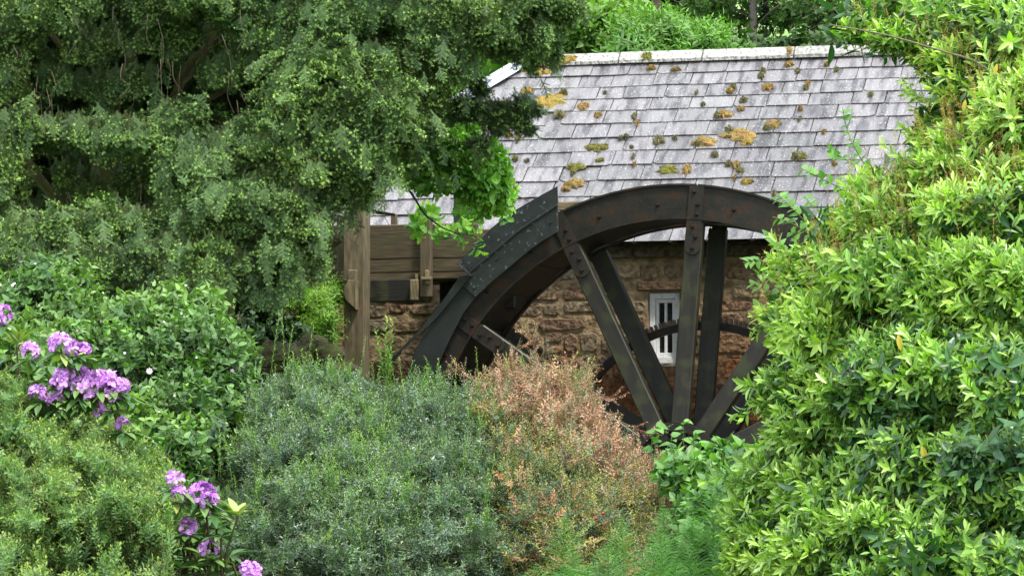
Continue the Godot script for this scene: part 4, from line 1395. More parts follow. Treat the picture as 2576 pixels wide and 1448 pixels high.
func make_yew() -> void:
	var t := plant("yew_tree", "large dark yew with mossy limbs filling the upper left", "tree", 262, 480, 24.4)
	var wood := Color(0.10, 0.065, 0.045)
	var A := func(px: float, py: float, d := 24.0) -> Vector3: return at(px, py, d)
	branch(t, "trunk", [t.position, A.call(250, 900, 24.3), A.call(258, 490), A.call(273, 395), A.call(285, 300)], 0.16, 0.055, M.bark, wood, 12)
	var limbs := [
		[[285, 300], [290, 247], [235, 190], [160, 120], [105, 68], [30, 30], 0.032, 24.0],
		[[288, 255], [318, 170], [364, 62], [412, -5], [450, -120], 0.030, 24.0],
		[[366, 60], [335, 30], [308, -10], [290, -80], 0.014, 23.9],
		[[270, 420], [360, 350], [417, 287], [474, 167], [522, 115], [560, 0], [600, -150], 0.042, 24.1],
		[[440, 230], [505, 140], [470, 20], [440, -60], 0.016, 24.0],
		[[250, 600], [120, 480], [40, 350], [10, 300], [-60, 200], 0.035, 23.6],
		[[10, 317], [60, 352], [105, 357], 0.014, 23.5],
		[[5, 150], [17, 100], [43, -10], 0.012, 23.4],
		[[262, 480], [420, 420], [640, 380], [860, 330], [1060, 290], [1180, 283], [1330, 285], 0.05, 24.3],
		[[700, 370], [860, 250], [1050, 190], [1090, 163], [1128, 116], [1177, 54], [1215, -20], 0.032, 23.6],
		[[900, 260], [980, 190], [1070, 120], [1180, 80], [1290, 60], 0.018, 23.5],
		[[260, 560], [420, 560], [600, 620], [760, 650], [860, 600], 0.04, 23.5],
		[[640, 380], [760, 470], [900, 520], [990, 540], 0.022, 24.0],
		[[262, 500], [160, 590], [60, 640], [-30, 660], 0.03, 23.2],
		[[0, 480], [15, 560], [5, 640], [30, 720], 0.026, 23.4],
		[[420, 285], [560, 230], [660, 120], [700, 20], [720, -80], 0.02, 23.8]]
	for l in limbs:
		var n: int = l.size() - 2
		var pts := []
		for k in n:
			pts.push_back(at(l[k][0], l[k][1], l[n + 1] + rf(-0.12, 0.12)))
		branch(t, "limb", pts, l[n] * 1.1, maxf(0.006, l[n] * 0.45), M.bark, wood, 8)
	# thin hanging twigs
	for k in 60:
		var px := rf(20, 1000)
		var py := rf(0, 560)
		var d := rf(22.2, 22.9)
		branch(t, "twig", [at(px, py, d), at(px + rf(-5, 12), py + rf(20, 40), d - 0.03), at(px + rf(-10, 22), py + rf(45, 70), d), at(px + rf(-25, 35), py + rf(80, 130), d)], 0.0026, 0.0014, M.bare_bark, Color(0.17, 0.13, 0.09), 4)
	var sprays := []
	for i in 5:
		sprays.push_back(yew_spray(0.5))
	var plain := []
	for i in 3:
		plain.push_back(yew_spray(0.08))
	# boughs: flat pads of foliage in front
	var front := [[40, 330, 22.6, 75, 60, 0.30], [15, 450, 22.4, 40, 80, 0.35], [40, 570, 22.5, 90, 70, 0.35], [140, 25, 22.8, 120, 40, 0.4], [25, 170, 22.9, 45, 80, 0.3], [215, 340, 22.6, 150, 28, 0.35], [330, 358, 22.4, 110, 30, 0.35], [445, 335, 22.8, 95, 40, 0.3],
		[530, 420, 22.3, 120, 60, 0.4], [640, 375, 22.4, 110, 45, 0.4], [780, 285, 22.6, 80, 65, 0.4], [800, 190, 22.6, 120, 90, 0.45], [870, 300, 22.3, 130, 100, 0.45], [930, 180, 22.8, 110, 80, 0.4], [760, 430, 22.1, 130, 80, 0.4], [880, 430, 22.3, 100, 70, 0.4],
		[640, 520, 22.0, 140, 70, 0.4], [540, 570, 22.1, 120, 50, 0.4], [765, 560, 22.2, 90, 80, 0.4], [340, 590, 22.2, 140, 40, 0.4], [200, 600, 22.0, 130, 60, 0.4], [90, 660, 21.9, 110, 50, 0.35], [560, 650, 22.0, 120, 55, 0.35], [690, 650, 22.0, 100, 60, 0.35], [400, 660, 21.9, 130, 50, 0.35], [290, 690, 21.8, 120, 45, 0.3],
		[590, 705, 21.9, 70, 40, 0.25], [795, 620, 22.2, 40, 60, 0.25], [480, 690, 21.8, 80, 50, 0.3],
		[450, 8, 23.0, 110, 30, 0.35], [600, 20, 23.0, 90, 36, 0.4], [750, 60, 22.8, 90, 65, 0.4], [860, 50, 22.8, 120, 70, 0.4], [1000, 50, 22.9, 120, 70, 0.4], [1130, 40, 23.0, 110, 60, 0.4], [1260, 40, 23.1, 110, 60, 0.4], [1385, 25, 23.2, 75, 40, 0.3], [1350, 100, 23.2, 60, 50, 0.3], [1250, 95, 23.2, 80, 45, 0.3], [1140, 140, 23.2, 80, 50, 0.35], [1050, 190, 23.3, 80, 70, 0.35],
		[1000, 290, 23.2, 90, 80, 0.35], [930, 400, 23.1, 60, 60, 0.35], [835, 480, 22.8, 40, 40, 0.25]]
	var pal := [Color(0.8, 0.85, 0.85), Color(1.0, 1.0, 0.95), Color(1.35, 1.25, 1.0)]
	var fb := blob_list(front)
	foliage(t, "crown", sprays, M.needles, fb, 14000, {"inner": 0.3, "grow": Vector3(0.7, -0.45, 0.5), "flat": true, "rough": 1.3, "pal": pal, "s0": 0.45, "s1": 0.85, "back": 0.2, "freq": 1.6})
	foliage(t, "crown", sprays, M.needles, shatter(fb, 8, 1.0, 0.18, 0.5), 26000, {"inner": 0.2, "grow": Vector3(0.7, -0.55, 0.5), "flat": true, "rough": 0.5, "pal": pal, "s0": 0.4, "s1": 0.8, "back": 0.2, "freq": 1.6})
	# thin hanging sprays that veil the limbs
	foliage(t, "crown", sprays, M.needles, shatter(blob_list([[390, 190, 23.4, 300, 110, 0.5], [250, 470, 23.3, 190, 80, 0.4], [560, 130, 23.3, 160, 100, 0.5], [140, 180, 23.3, 120, 90, 0.4]]), 9, 1.0, 0.1, 0.32), 1500, {"inner": 0.1, "grow": Vector3(0.5, -0.8, 0.5), "flat": true, "rough": 0.8, "pal": pal, "s0": 0.45, "s1": 0.9, "back": 0.4})
	# long arms reaching over the roof
	var arms := [[1190, 284, 23.4, 50, 12, 0.12], [1270, 290, 23.4, 60, 10, 0.1], [1335, 275, 23.4, 34, 14, 0.1], [1330, 318, 23.4, 26, 12, 0.08], [1255, 318, 23.4, 30, 12, 0.1], [1395, 130, 23.3, 14, 38, 0.1], [1340, 150, 23.3, 18, 24, 0.1], [1215, 222, 23.4, 24, 10, 0.1], [1080, 310, 23.4, 40, 30, 0.15], [1060, 450, 24.3, 45, 22, 0.15], [1215, 375, 23.4, 12, 20, 0.08]]
	foliage(t, "crown", plain, M.needles, blob_list(arms), 950, {"inner": 0.1, "grow": Vector3(0.5, -0.45, 0.4), "drift": Vector3(0.55, 0, 0), "flat": true, "rough": 0.5, "pal": [Color(0.7, 0.75, 0.8), Color(1.0, 1.0, 0.9)], "s0": 0.55, "s1": 1.0})
	# the middle and far side of the crown, and the part above the picture
	var mid := []
	for k in 44:
		mid.push_back([rf(-150, 1020) if k % 3 == 0 else rf(-150, 700), rf(-40, 260) if k % 3 == 0 else rf(-40, 600), rf(24.5, 25.1), rf(80, 150), rf(40, 80), rf(0.35, 0.6), 0.6])
	foliage(t, "crown", plain, M.needles, shatter(blob_list(mid), 4), 6500, {"inner": 0.3, "grow": Vector3(0.9, -0.3, 0.6), "flat": true, "rough": 0.5, "pal": [Color(0.75, 0.8, 0.85), Color(1.0, 1.0, 0.95)], "s0": 0.8, "s1": 1.4})
	var far := []
	for k in 40:
		far.push_back([rf(-400, 950) if k % 3 == 0 else rf(-400, 600), rf(-150, 230) if k % 3 == 0 else rf(-150, 620), rf(25.4, 26.8), rf(150, 240), rf(60, 110), rf(0.6, 0.9), 0.6])
	for k in 44:
		far.push_back([rf(-500, 1250), rf(-850, -210), rf(22.4, 26.0), rf(150, 260), rf(70, 110), rf(0.6, 0.9), 0.6])
	for k in 8:
		far.push_back([rf(-600, -120), rf(-100, 600), rf(22.4, 25.0), rf(120, 200), rf(70, 110), rf(0.6, 0.9), 0.6])
	foliage(t, "crown", plain, M.needles, blob_list(far), 9000, {"inner": 0.35, "grow": Vector3(0.9, -0.25, 0.6), "flat": true, "rough": 0.5, "s0": 2.0, "s1": 3.2})


func make_oak() -> void:
	var t := plant("oak_tree", "fresh green oak branch with lobed leaves hanging over the flume", "tree", 560, 900, 26.3)
	var wood := Color(0.08, 0.06, 0.045)
	branch(t, "trunk", [t.position, at(565, 900, 26.3), at(580, 560, 26.2), at(660, 340, 25.8), at(700, 100, 25.6)], 0.07, 0.03, M.bark, wood, 8)
	for l in [[[640, 380], [800, 420], [940, 400], [1040, 420], [1130, 470], [1220, 510], [1290, 520]], [[640, 400], [800, 440], [940, 430], [1020, 470], [1070, 540], [1130, 580], [1200, 595]], [[650, 340], [800, 350], [935, 360], [1030, 360], [1120, 370], [1210, 400], [1265, 430]], [[1060, 425], [1150, 440], [1250, 470], [1330, 505]], [[650, 340], [800, 340], [935, 350], [1000, 300], [1060, 250], [1100, 220]]]:
		var pts := []
		for p in l:
			pts.push_back(at(p[0], p[1], 24.2 + rf(-0.1, 0.1)))
		branch(t, "limb", pts, 0.013, 0.003, M.bare_bark, wood, 6)
	var rows := oak_leaf_shape()
	var leaves := []
	for c in [Color(0.085, 0.24, 0.035), Color(0.11, 0.30, 0.04), Color(0.17, 0.37, 0.05), Color(0.24, 0.44, 0.06)]:
		var mb := MB.new()
		mb.leaf(Transform3D.IDENTITY, rows, 0.25, 0.25, c)
		leaves.push_back(mb.mesh())
	var sprays := []
	for i in 3:
		sprays.push_back(sprig({"len": 0.15, "count": 9, "leaf": 0.085, "half": 1.0, "shape": rows, "low": Color(0.09, 0.25, 0.035), "tip": Color(0.18, 0.38, 0.055), "wide": 85.0, "narrow": 40.0, "stem": 0.0015, "stem_col": wood, "from": 0.35}))
	var blobs := blob_list([[1120, 420, 23.9, 90, 70, 0.3], [1200, 450, 23.8, 80, 60, 0.3], [1080, 340, 24.4, 80, 60, 0.3], [1150, 340, 24.3, 50, 40, 0.2], [1250, 490, 24.0, 50, 35, 0.2], [1010, 400, 24.4, 50, 70, 0.25]])
	foliage(t, "crown", sprays, M.soft, blobs, 1150, {"inner": 0.3, "grow": Vector3(0.7, 0.1, 0.5), "drift": Vector3(0.4, 0, 0), "pal": [Color(0.8, 0.85, 0.85), Color(1.1, 1.1, 1.1), Color(1.4, 1.25, 1.1)], "rough": 0.5})
	var low := blob_list([[1085, 575, 25.2, 50, 26, 0.12], [1150, 590, 25.2, 60, 28, 0.12], [1200, 610, 25.2, 34, 22, 0.1], [1050, 560, 25.2, 26, 22, 0.1], [1290, 555, 25.2, 30, 22, 0.08], [1325, 512, 25.2, 18, 12, 0.06], [1120, 540, 25.3, 70, 18, 0.12], [1240, 520, 25.3, 40, 30, 0.12], [1180, 530, 25.3, 40, 24, 0.1]])
	single_leaves(t, leaves, M.soft, low, 210, {"grow": Vector3(0.6, 0.15, 0.4), "drift": Vector3(0.5, 0, 0), "len": 0.10, "count": 7, "leaf": 0.085, "wide": 85.0, "narrow": 35.0})
	single_leaves(t, leaves, M.soft, blobs, 70, {"grow": Vector3(0.8, 0.15, 0.4), "drift": Vector3(0.4, 0, 0), "len": 0.12, "count": 7, "leaf": 0.085, "wide": 85.0, "narrow": 35.0})


func stems(t: Node3D, spots: Array, depth: float, count: int, r: float, col: Color, spread := 60.0) -> void:
	for k in count:
		var s: Array = spots[k % spots.size()]
		var top := at(s[0] + rf(-spread, spread), s[1] + rf(-10, 40), depth + rf(-0.3, 0.3))
		var foot := ground_at(Vector3(lerpf(top.x, t.position.x, 0.6), 0, lerpf(top.z, t.position.z, 0.6)))
		branch(t, "stem", [foot, foot.lerp(top, 0.5) + wild() * 0.08, top], r, r * 0.4, M.bare_bark, col, 4)


func make_shrubs() -> void:
	# shrub with small white flowers under the yew
	var t := plant("white_flowered_shrub", "mid green shrub dotted with small white flowers below the yew", "shrub", 400, 1000, 20.2)
	var sp := []
	for i in 4:
		sp.push_back(sprig({"len": 0.20, "count": 12, "leaf": 0.058, "half": 0.30, "shape": OVATE, "low": Color(0.058, 0.135, 0.045), "tip": Color(0.135, 0.25, 0.075), "wide": 80.0, "narrow": 45.0, "paired": true, "stem": 0.0018, "turn0": 0.3, "stem_col": Color(0.16, 0.12, 0.07)}))
	var bl := blob_list([[60, 760, 20.6, 110, 60, 0.5], [200, 790, 20.6, 120, 55, 0.5], [340, 810, 20.5, 120, 60, 0.5], [450, 780, 20.6, 90, 50, 0.4], [480, 870, 20.2, 120, 70, 0.5], [560, 930, 20.0, 85, 70, 0.45], [360, 920, 20.0, 130, 90, 0.5], [470, 1010, 19.6, 130, 80, 0.5], [580, 1040, 19.6, 80, 60, 0.4], [380, 1080, 19.2, 110, 80, 0.5], [500, 1120, 19.0, 100, 60, 0.4], [60, 860, 20.2, 120, 80, 0.5], [200, 900, 19.8, 140, 90, 0.5], [450, 1180, 18.6, 70, 50, 0.35], [130, 700, 20.8, 100, 30, 0.3], [520, 770, 20.9, 50, 25, 0.25], [470, 1270, 18.4, 80, 70, 0.4], [560, 1360, 18.0, 90, 70, 0.4], [430, 1390, 17.9, 90, 70, 0.4], [520, 1470, 17.7, 120, 60, 0.4]])
	foliage(t, "foliage", sp, M.soft, bl + shatter(bl, 6, 0.9, 0.2, 0.5), 7500, {"inner": 0.35, "grow": Vector3(0.8, 0.35, 0.55), "rough": 0.5, "pal": [Color(0.75, 0.8, 0.8), Color(1, 1, 1), Color(1.3, 1.2, 1.0)], "s0": 0.7, "s1": 1.2, "back": 0.2})
	var leaves := []
	for c in [Color(0.05, 0.13, 0.03), Color(0.10, 0.21, 0.045), Color(0.15, 0.28, 0.06)]:
		var mb := MB.new()
		mb.leaf(Transform3D.IDENTITY, rows_of(OVATE, 0.30), 0.15, 0.3, c)
		leaves.push_back(mb.mesh())
	single_leaves(t, leaves, M.soft, bl, 230, {"grow": Vector3(0.9, 0.35, 0.5), "len": 0.22, "count": 12, "leaf": 0.07, "wide": 80.0, "narrow": 40.0, "paired": true})
	stems(t, [[200, 900], [400, 950], [500, 1000], [330, 860]], 20.4, 12, 0.012, Color(0.17, 0.13, 0.09), 90.0)
	var fl := MB.new()
	for k in 5:
		var a := TAU * k / 5.0
		fl.leaf(Transform3D(turned(Vector3(cos(a), sin(a), 0.35), Vector3(0, 0, 1)), Vector3.ZERO), rows_of(PAD, 0.36), 0.3, 0.1, Color(0.72, 0.74, 0.66))
	var flower := fl.mesh()
	for k in 100:
		var g := pick(bl, 1.0, 0.2, 0.0)
		obj("flower", flower, M.petal, t, Transform3D(turned(wild(), g[1]) * rf(0.006, 0.012), g[0] + g[1] * 0.05 - t.position))
	# one larger starry bloom
	fl = MB.new()
	for k in 16:
		var a := TAU * k / 16.0
		fl.leaf(Transform3D(turned(Vector3(cos(a), sin(a), 0.2 + 0.5 * (k % 2)), Vector3(0, 0, 1)), Vector3.ZERO), rows_of(ELLIPTIC, 0.15), 0.2, 0.1, Color(0.72, 0.72, 0.66))
	obj("flower", fl.mesh(), M.petal, t, Transform3D(Basis.IDENTITY * 0.02, at(375, 933, 18.9) - t.position))

	# low rounded shrub with yellow-green tips, lower left
	t = plant("rounded_shrub", "rounded pale green shrub with yellowish shoot tips in the lower left corner", "shrub", 170, 1300, 16.3)
	sp = []
	for i in 4:
		sp.push_back(sprig({"len": 0.15, "count": 24, "leaf": 0.027, "half": 0.21, "shape": ELLIPTIC, "low": Color(0.155, 0.265, 0.10), "tip": Color(0.26, 0.35, 0.09), "wide": 75.0, "narrow": 35.0, "paired": true, "stem": 0.0014, "stem_col": Color(0.20, 0.09, 0.03), "turn0": 0.84}))
	var dome := [[-60, 950], [60, 965], [160, 1025], [260, 1070], [340, 1110], [400, 1160], [440, 1230]]
	var pale_hue := func(p: Vector3) -> Color: return tint([Color(0.75, 0.85, 0.75), Color(1, 1, 1), Color(1.25, 1.15, 1.05)], p, 0.2, 2.0)
	bank(t, "foliage", sp, M.soft, 8500, dome, 1345, 17.0, 15.7, {"grow": Vector3(0.5, 0.25, 0.9), "deep": 0.3, "s0": 0.6, "s1": 1.1}, pale_hue)
	bank(t, "foliage", sp, M.soft, 500, [[-40, 1370], [60, 1355], [120, 1400], [200, 1425], [280, 1415], [340, 1440]], 1500, 15.7, 15.3, {"grow": Vector3(0.6, 0.8, 0.4), "deep": 0.2}, pale_hue)
	bank(t, "foliage", sp, M.soft, 1500, [[-40, 1310], [120, 1320], [260, 1310], [430, 1290]], 1480, 15.9, 15.6, {"grow": Vector3(0.6, 0.8, 0.5), "deep": 0.25, "patch": 0.02}, pale_hue)
	for k in 170:
		var top := at(rf(-20, 430), rf(1310, 1380), rf(15.95, 16.4))
		branch(t, "stem", [top + Vector3(rf(-0.2, 0.2), -0.6, rf(-0.1, 0.1)), top + wild() * 0.05 - Vector3(0, 0.25, 0), top], 0.0035, 0.0018, M.bare_bark, Color(0.20, 0.10, 0.04), 4)

	# barberry: dark blue-green mound with bright upright shoots
	t = plant("barberry_bush", "blue-green barberry mound with bright upright shoots in front of the wheel", "shrub", 900, 1200, 18.4)
	var dense := []
	for i in 4:
		dense.push_back(sprig({"len": 0.13, "count": 30, "leaf": 0.021, "half": 0.20, "shape": DIAMOND, "low": Color(0.10, 0.165, 0.105), "tip": Color(0.16, 0.235, 0.125), "wide": 80.0, "narrow": 45.0, "stem": 0.0012, "fold": 0.5, "bend": 0.5}))
	var bright := []
	for i in 3:
		bright.push_back(sprig({"len": 0.17, "count": 26, "leaf": 0.021, "half": 0.17, "shape": DIAMOND, "low": Color(0.12, 0.25, 0.05), "tip": Color(0.27, 0.42, 0.08), "wide": 65.0, "narrow": 35.0, "stem": 0.0016, "stem_col": Color(0.16, 0.26, 0.05), "fold": 0.4, "bend": 0.12}))
	bl = blob_list([[720, 985, 19.3, 90, 60, 0.35], [820, 970, 19.4, 90, 50, 0.35], [920, 1005, 19.2, 90, 55, 0.35], [1030, 1030, 19.1, 100, 60, 0.4], [1130, 1020, 19.1, 90, 60, 0.35], [1230, 1070, 18.9, 90, 70, 0.4], [760, 1100, 18.7, 130, 80, 0.45], [930, 1120, 18.6, 140, 80, 0.45], [1100, 1140, 18.4, 140, 80, 0.45], [660, 1200, 18.2, 110, 60, 0.4], [820, 1240, 17.9, 140, 70, 0.45], [1000, 1260, 17.8, 140, 70, 0.45], [1170, 1270, 17.8, 130, 80, 0.45], [640, 1300, 17.6, 100, 60, 0.4], [760, 1360, 17.3, 130, 60, 0.4], [920, 1390, 17.1, 140, 60, 0.4], [1080, 1390, 17.1, 130, 60, 0.4], [1230, 1400, 17.2, 110, 70, 0.4], [660, 1430, 16.9, 110, 50, 0.4], [850, 1480, 16.7, 150, 50, 0.4], [1080, 1490, 16.7, 150, 50, 0.4], [1300, 1200, 18.3, 70, 70, 0.3]])
	var blue := [Color(0.72, 0.76, 0.82), Color(1.0, 1.0, 1.0), Color(1.25, 1.25, 1.1)]
	var rim_line := [[560, 1180], [610, 1090], [650, 1000], [700, 950], [790, 935], [870, 950], [960, 985], [1040, 985], [1110, 965], [1190, 985], [1250, 1010], [1330, 1080], [1390, 1160]]
	var blue_hue := func(p: Vector3) -> Color: return tint(blue, p, 0.25, 2.2)
	var lime_hue := func(p: Vector3) -> Color: return tint([Color(0.75, 0.85, 0.8), Color(1.1, 1.05, 1.0)], p, 0.2, 2.0)
	bank(t, "foliage", dense, M.gloss, 13000, rim_line, 1490, 19.3, 16.7, {"grow": Vector3(0.5, 0.1, 1.1), "s0": 0.8, "s1": 1.45}, blue_hue)
	bank(t, "young_shoots", bright, M.soft, 2800, rim_line, 1440, 19.25, 16.8, {"grow": Vector3(0.5, 0.8, 0.7), "deep": 0.08, "reach": 0.25, "s0": 0.4, "s1": 1.0, "patch": 0.08}, lime_hue)
	for k in 40:
		var g := pick(bl, 1.0, 0.3, 0.0)
		var h := rf(0.16, 0.34)
		var s := obj("shoot", bright[k % 3], M.soft, t, Transform3D(turned(Vector3(rf(-0.15, 0.15), 1, rf(-0.1, 0.1)), wild()) * Basis.from_scale(Vector3(0.8, h / 0.17, 0.8)), g[0] - t.position))
	for q in [[968, 950, 1.9], [985, 985, 1.5], [940, 1000, 1.2], [1098, 955, 1.0], [1088, 990, 1.0], [880, 960, 1.0], [815, 945, 1.0], [1020, 965, 0.9], [760, 955, 1.0], [1330, 940, 0.8]]:
		for k in 3:
			obj("shoot", bright[k % 3], M.soft, t, Transform3D(turned(Vector3(rf(-0.5, 0.5), 1, rf(-0.2, 0.2)), wild()) * q[2], at(q[0] + rf(-8, 8), q[1] + rf(0, 30), 19.2) - t.position))

	# the part that has died back: a bush of its own beside it
	t = plant("browned_barberry", "half-dead barberry with copper-brown and yellowing leaves below the wheel hub", "shrub", 1480, 1200, 18.3)
	var white_ := Color(0.9, 0.9, 0.9)
	var dry := []
	for i in 4:
		dry.push_back(sprig({"len": 0.14, "count": 26, "leaf": 0.024, "half": 0.20, "shape": DIAMOND, "low": white_, "tip": Color(1.2, 1.2, 1.2), "wide": 75.0, "narrow": 40.0, "stem": 0.0014, "stem_col": Color(0.8, 0.6, 0.5), "fold": 0.4, "bend": 0.6}))
	var copper := [Color(0.27, 0.12, 0.07), Color(0.10, 0.15, 0.08), Color(0.38, 0.18, 0.115), Color(0.47, 0.26, 0.18), Color(0.14, 0.19, 0.09), Color(0.42, 0.24, 0.16), Color(0.56, 0.35, 0.26)]
	bl = blob_list([[1300, 930, 19.2, 60, 45, 0.25], [1215, 960, 19.2, 50, 40, 0.2], [1400, 930, 19.1, 70, 30, 0.25], [1450, 925, 19.0, 34, 26, 0.18], [1330, 1010, 19.0, 90, 60, 0.3], [1400, 1080, 18.8, 90, 60, 0.3], [1480, 1130, 18.5, 80, 55, 0.3], [1460, 1060, 18.8, 60, 40, 0.25], [1530, 1110, 18.5, 60, 40, 0.25], [1300, 1130, 18.6, 50, 40, 0.2], [1340, 1290, 18.0, 40, 50, 0.2], [1620, 1150, 18.3, 60, 30, 0.2, 0.6]])
	var brown_line := [[1190, 990], [1230, 950], [1290, 918], [1340, 935], [1400, 930], [1470, 925], [1500, 1010], [1545, 1085], [1600, 1140], [1680, 1165], [1750, 1210]]
	var fading := [Color(0.30, 0.15, 0.06), Color(0.08, 0.13, 0.07), Color(0.085, 0.15, 0.07), Color(0.16, 0.22, 0.07), Color(0.35, 0.31, 0.06), Color(0.07, 0.12, 0.065), Color(0.36, 0.22, 0.11)]
	var brown_hue := func(p: Vector3) -> Color:
		# copper along the ridge that has died, green returning lower down
		var q := look.inverse() * (p - eye)
		var px := 1288.0 - q.x / q.z * F
		var k := 1.0 - smoothstep(40.0, 160.0, absf((724.0 + q.y / q.z * F) - lerpf(950.0, 1180.0, (px - 1250.0) / 380.0)) + 70.0 * noise.get_noise_3dv(p * 3.0))
		return tint(copper, p, 0.3, 3.0) if rng.randf() < k else tint(fading, p, 0.3, 3.0)
	bank(t, "foliage", dry, M.semi, 9500, brown_line, 1490, 19.2, 16.8, {"grow": Vector3(0.6, 0.5, 0.8), "s0": 0.6, "s1": 1.15, "jag": 44.0}, brown_hue)
	# long arching sprays against the dark wheel
	for q in [[[1290, 940], [1285, 890], [1320, 868], [1352, 900]], [[1330, 930], [1345, 880], [1340, 850], [1330, 840]], [[1355, 910], [1375, 880], [1385, 930]], [[1450, 1040], [1500, 1000], [1550, 1000]], [[1400, 960], [1450, 905], [1480, 920]], [[1190, 960], [1165, 935], [1150, 930]], [[1560, 1060], [1620, 1085], [1660, 1080]]]:
		var pts := []
		for p in q:
			pts.push_back(at(p[0], p[1], 19.0))
		branch(t, "spray", pts, 0.003, 0.0012, M.bare_bark, Color(0.28, 0.14, 0.06), 4)
		var xs := []
		var cs := PackedColorArray()
		for k in pts.size() - 1:
			for j in 5:
				xs.push_back(Transform3D(turned(pts[k + 1] - pts[k] + wild() * 0.02, wild()) * 0.6, pts[k].lerp(pts[k + 1], j / 5.0) - t.position))
				cs.push_back(tint(copper + [Color(0.12, 0.17, 0.08)], pts[k], 0.3, 6.0))
		copies("foliage", dry[0], M.semi, t, xs, cs)
	# red haws
	var berry := SphereMesh.new()
	berry.radius = 0.012
	berry.height = 0.024
	berry.radial_segments = 8
	berry.rings = 4
	var red := mat("berry_red", Color(0.50, 0.14, 0.09), 0.5)
	for k in 8:
		obj("berry", berry, red, t, Transform3D(Basis.IDENTITY * rf(0.5, 0.8), at(rf(1360, 1560), rf(1290, 1420), 17.0) - t.position))


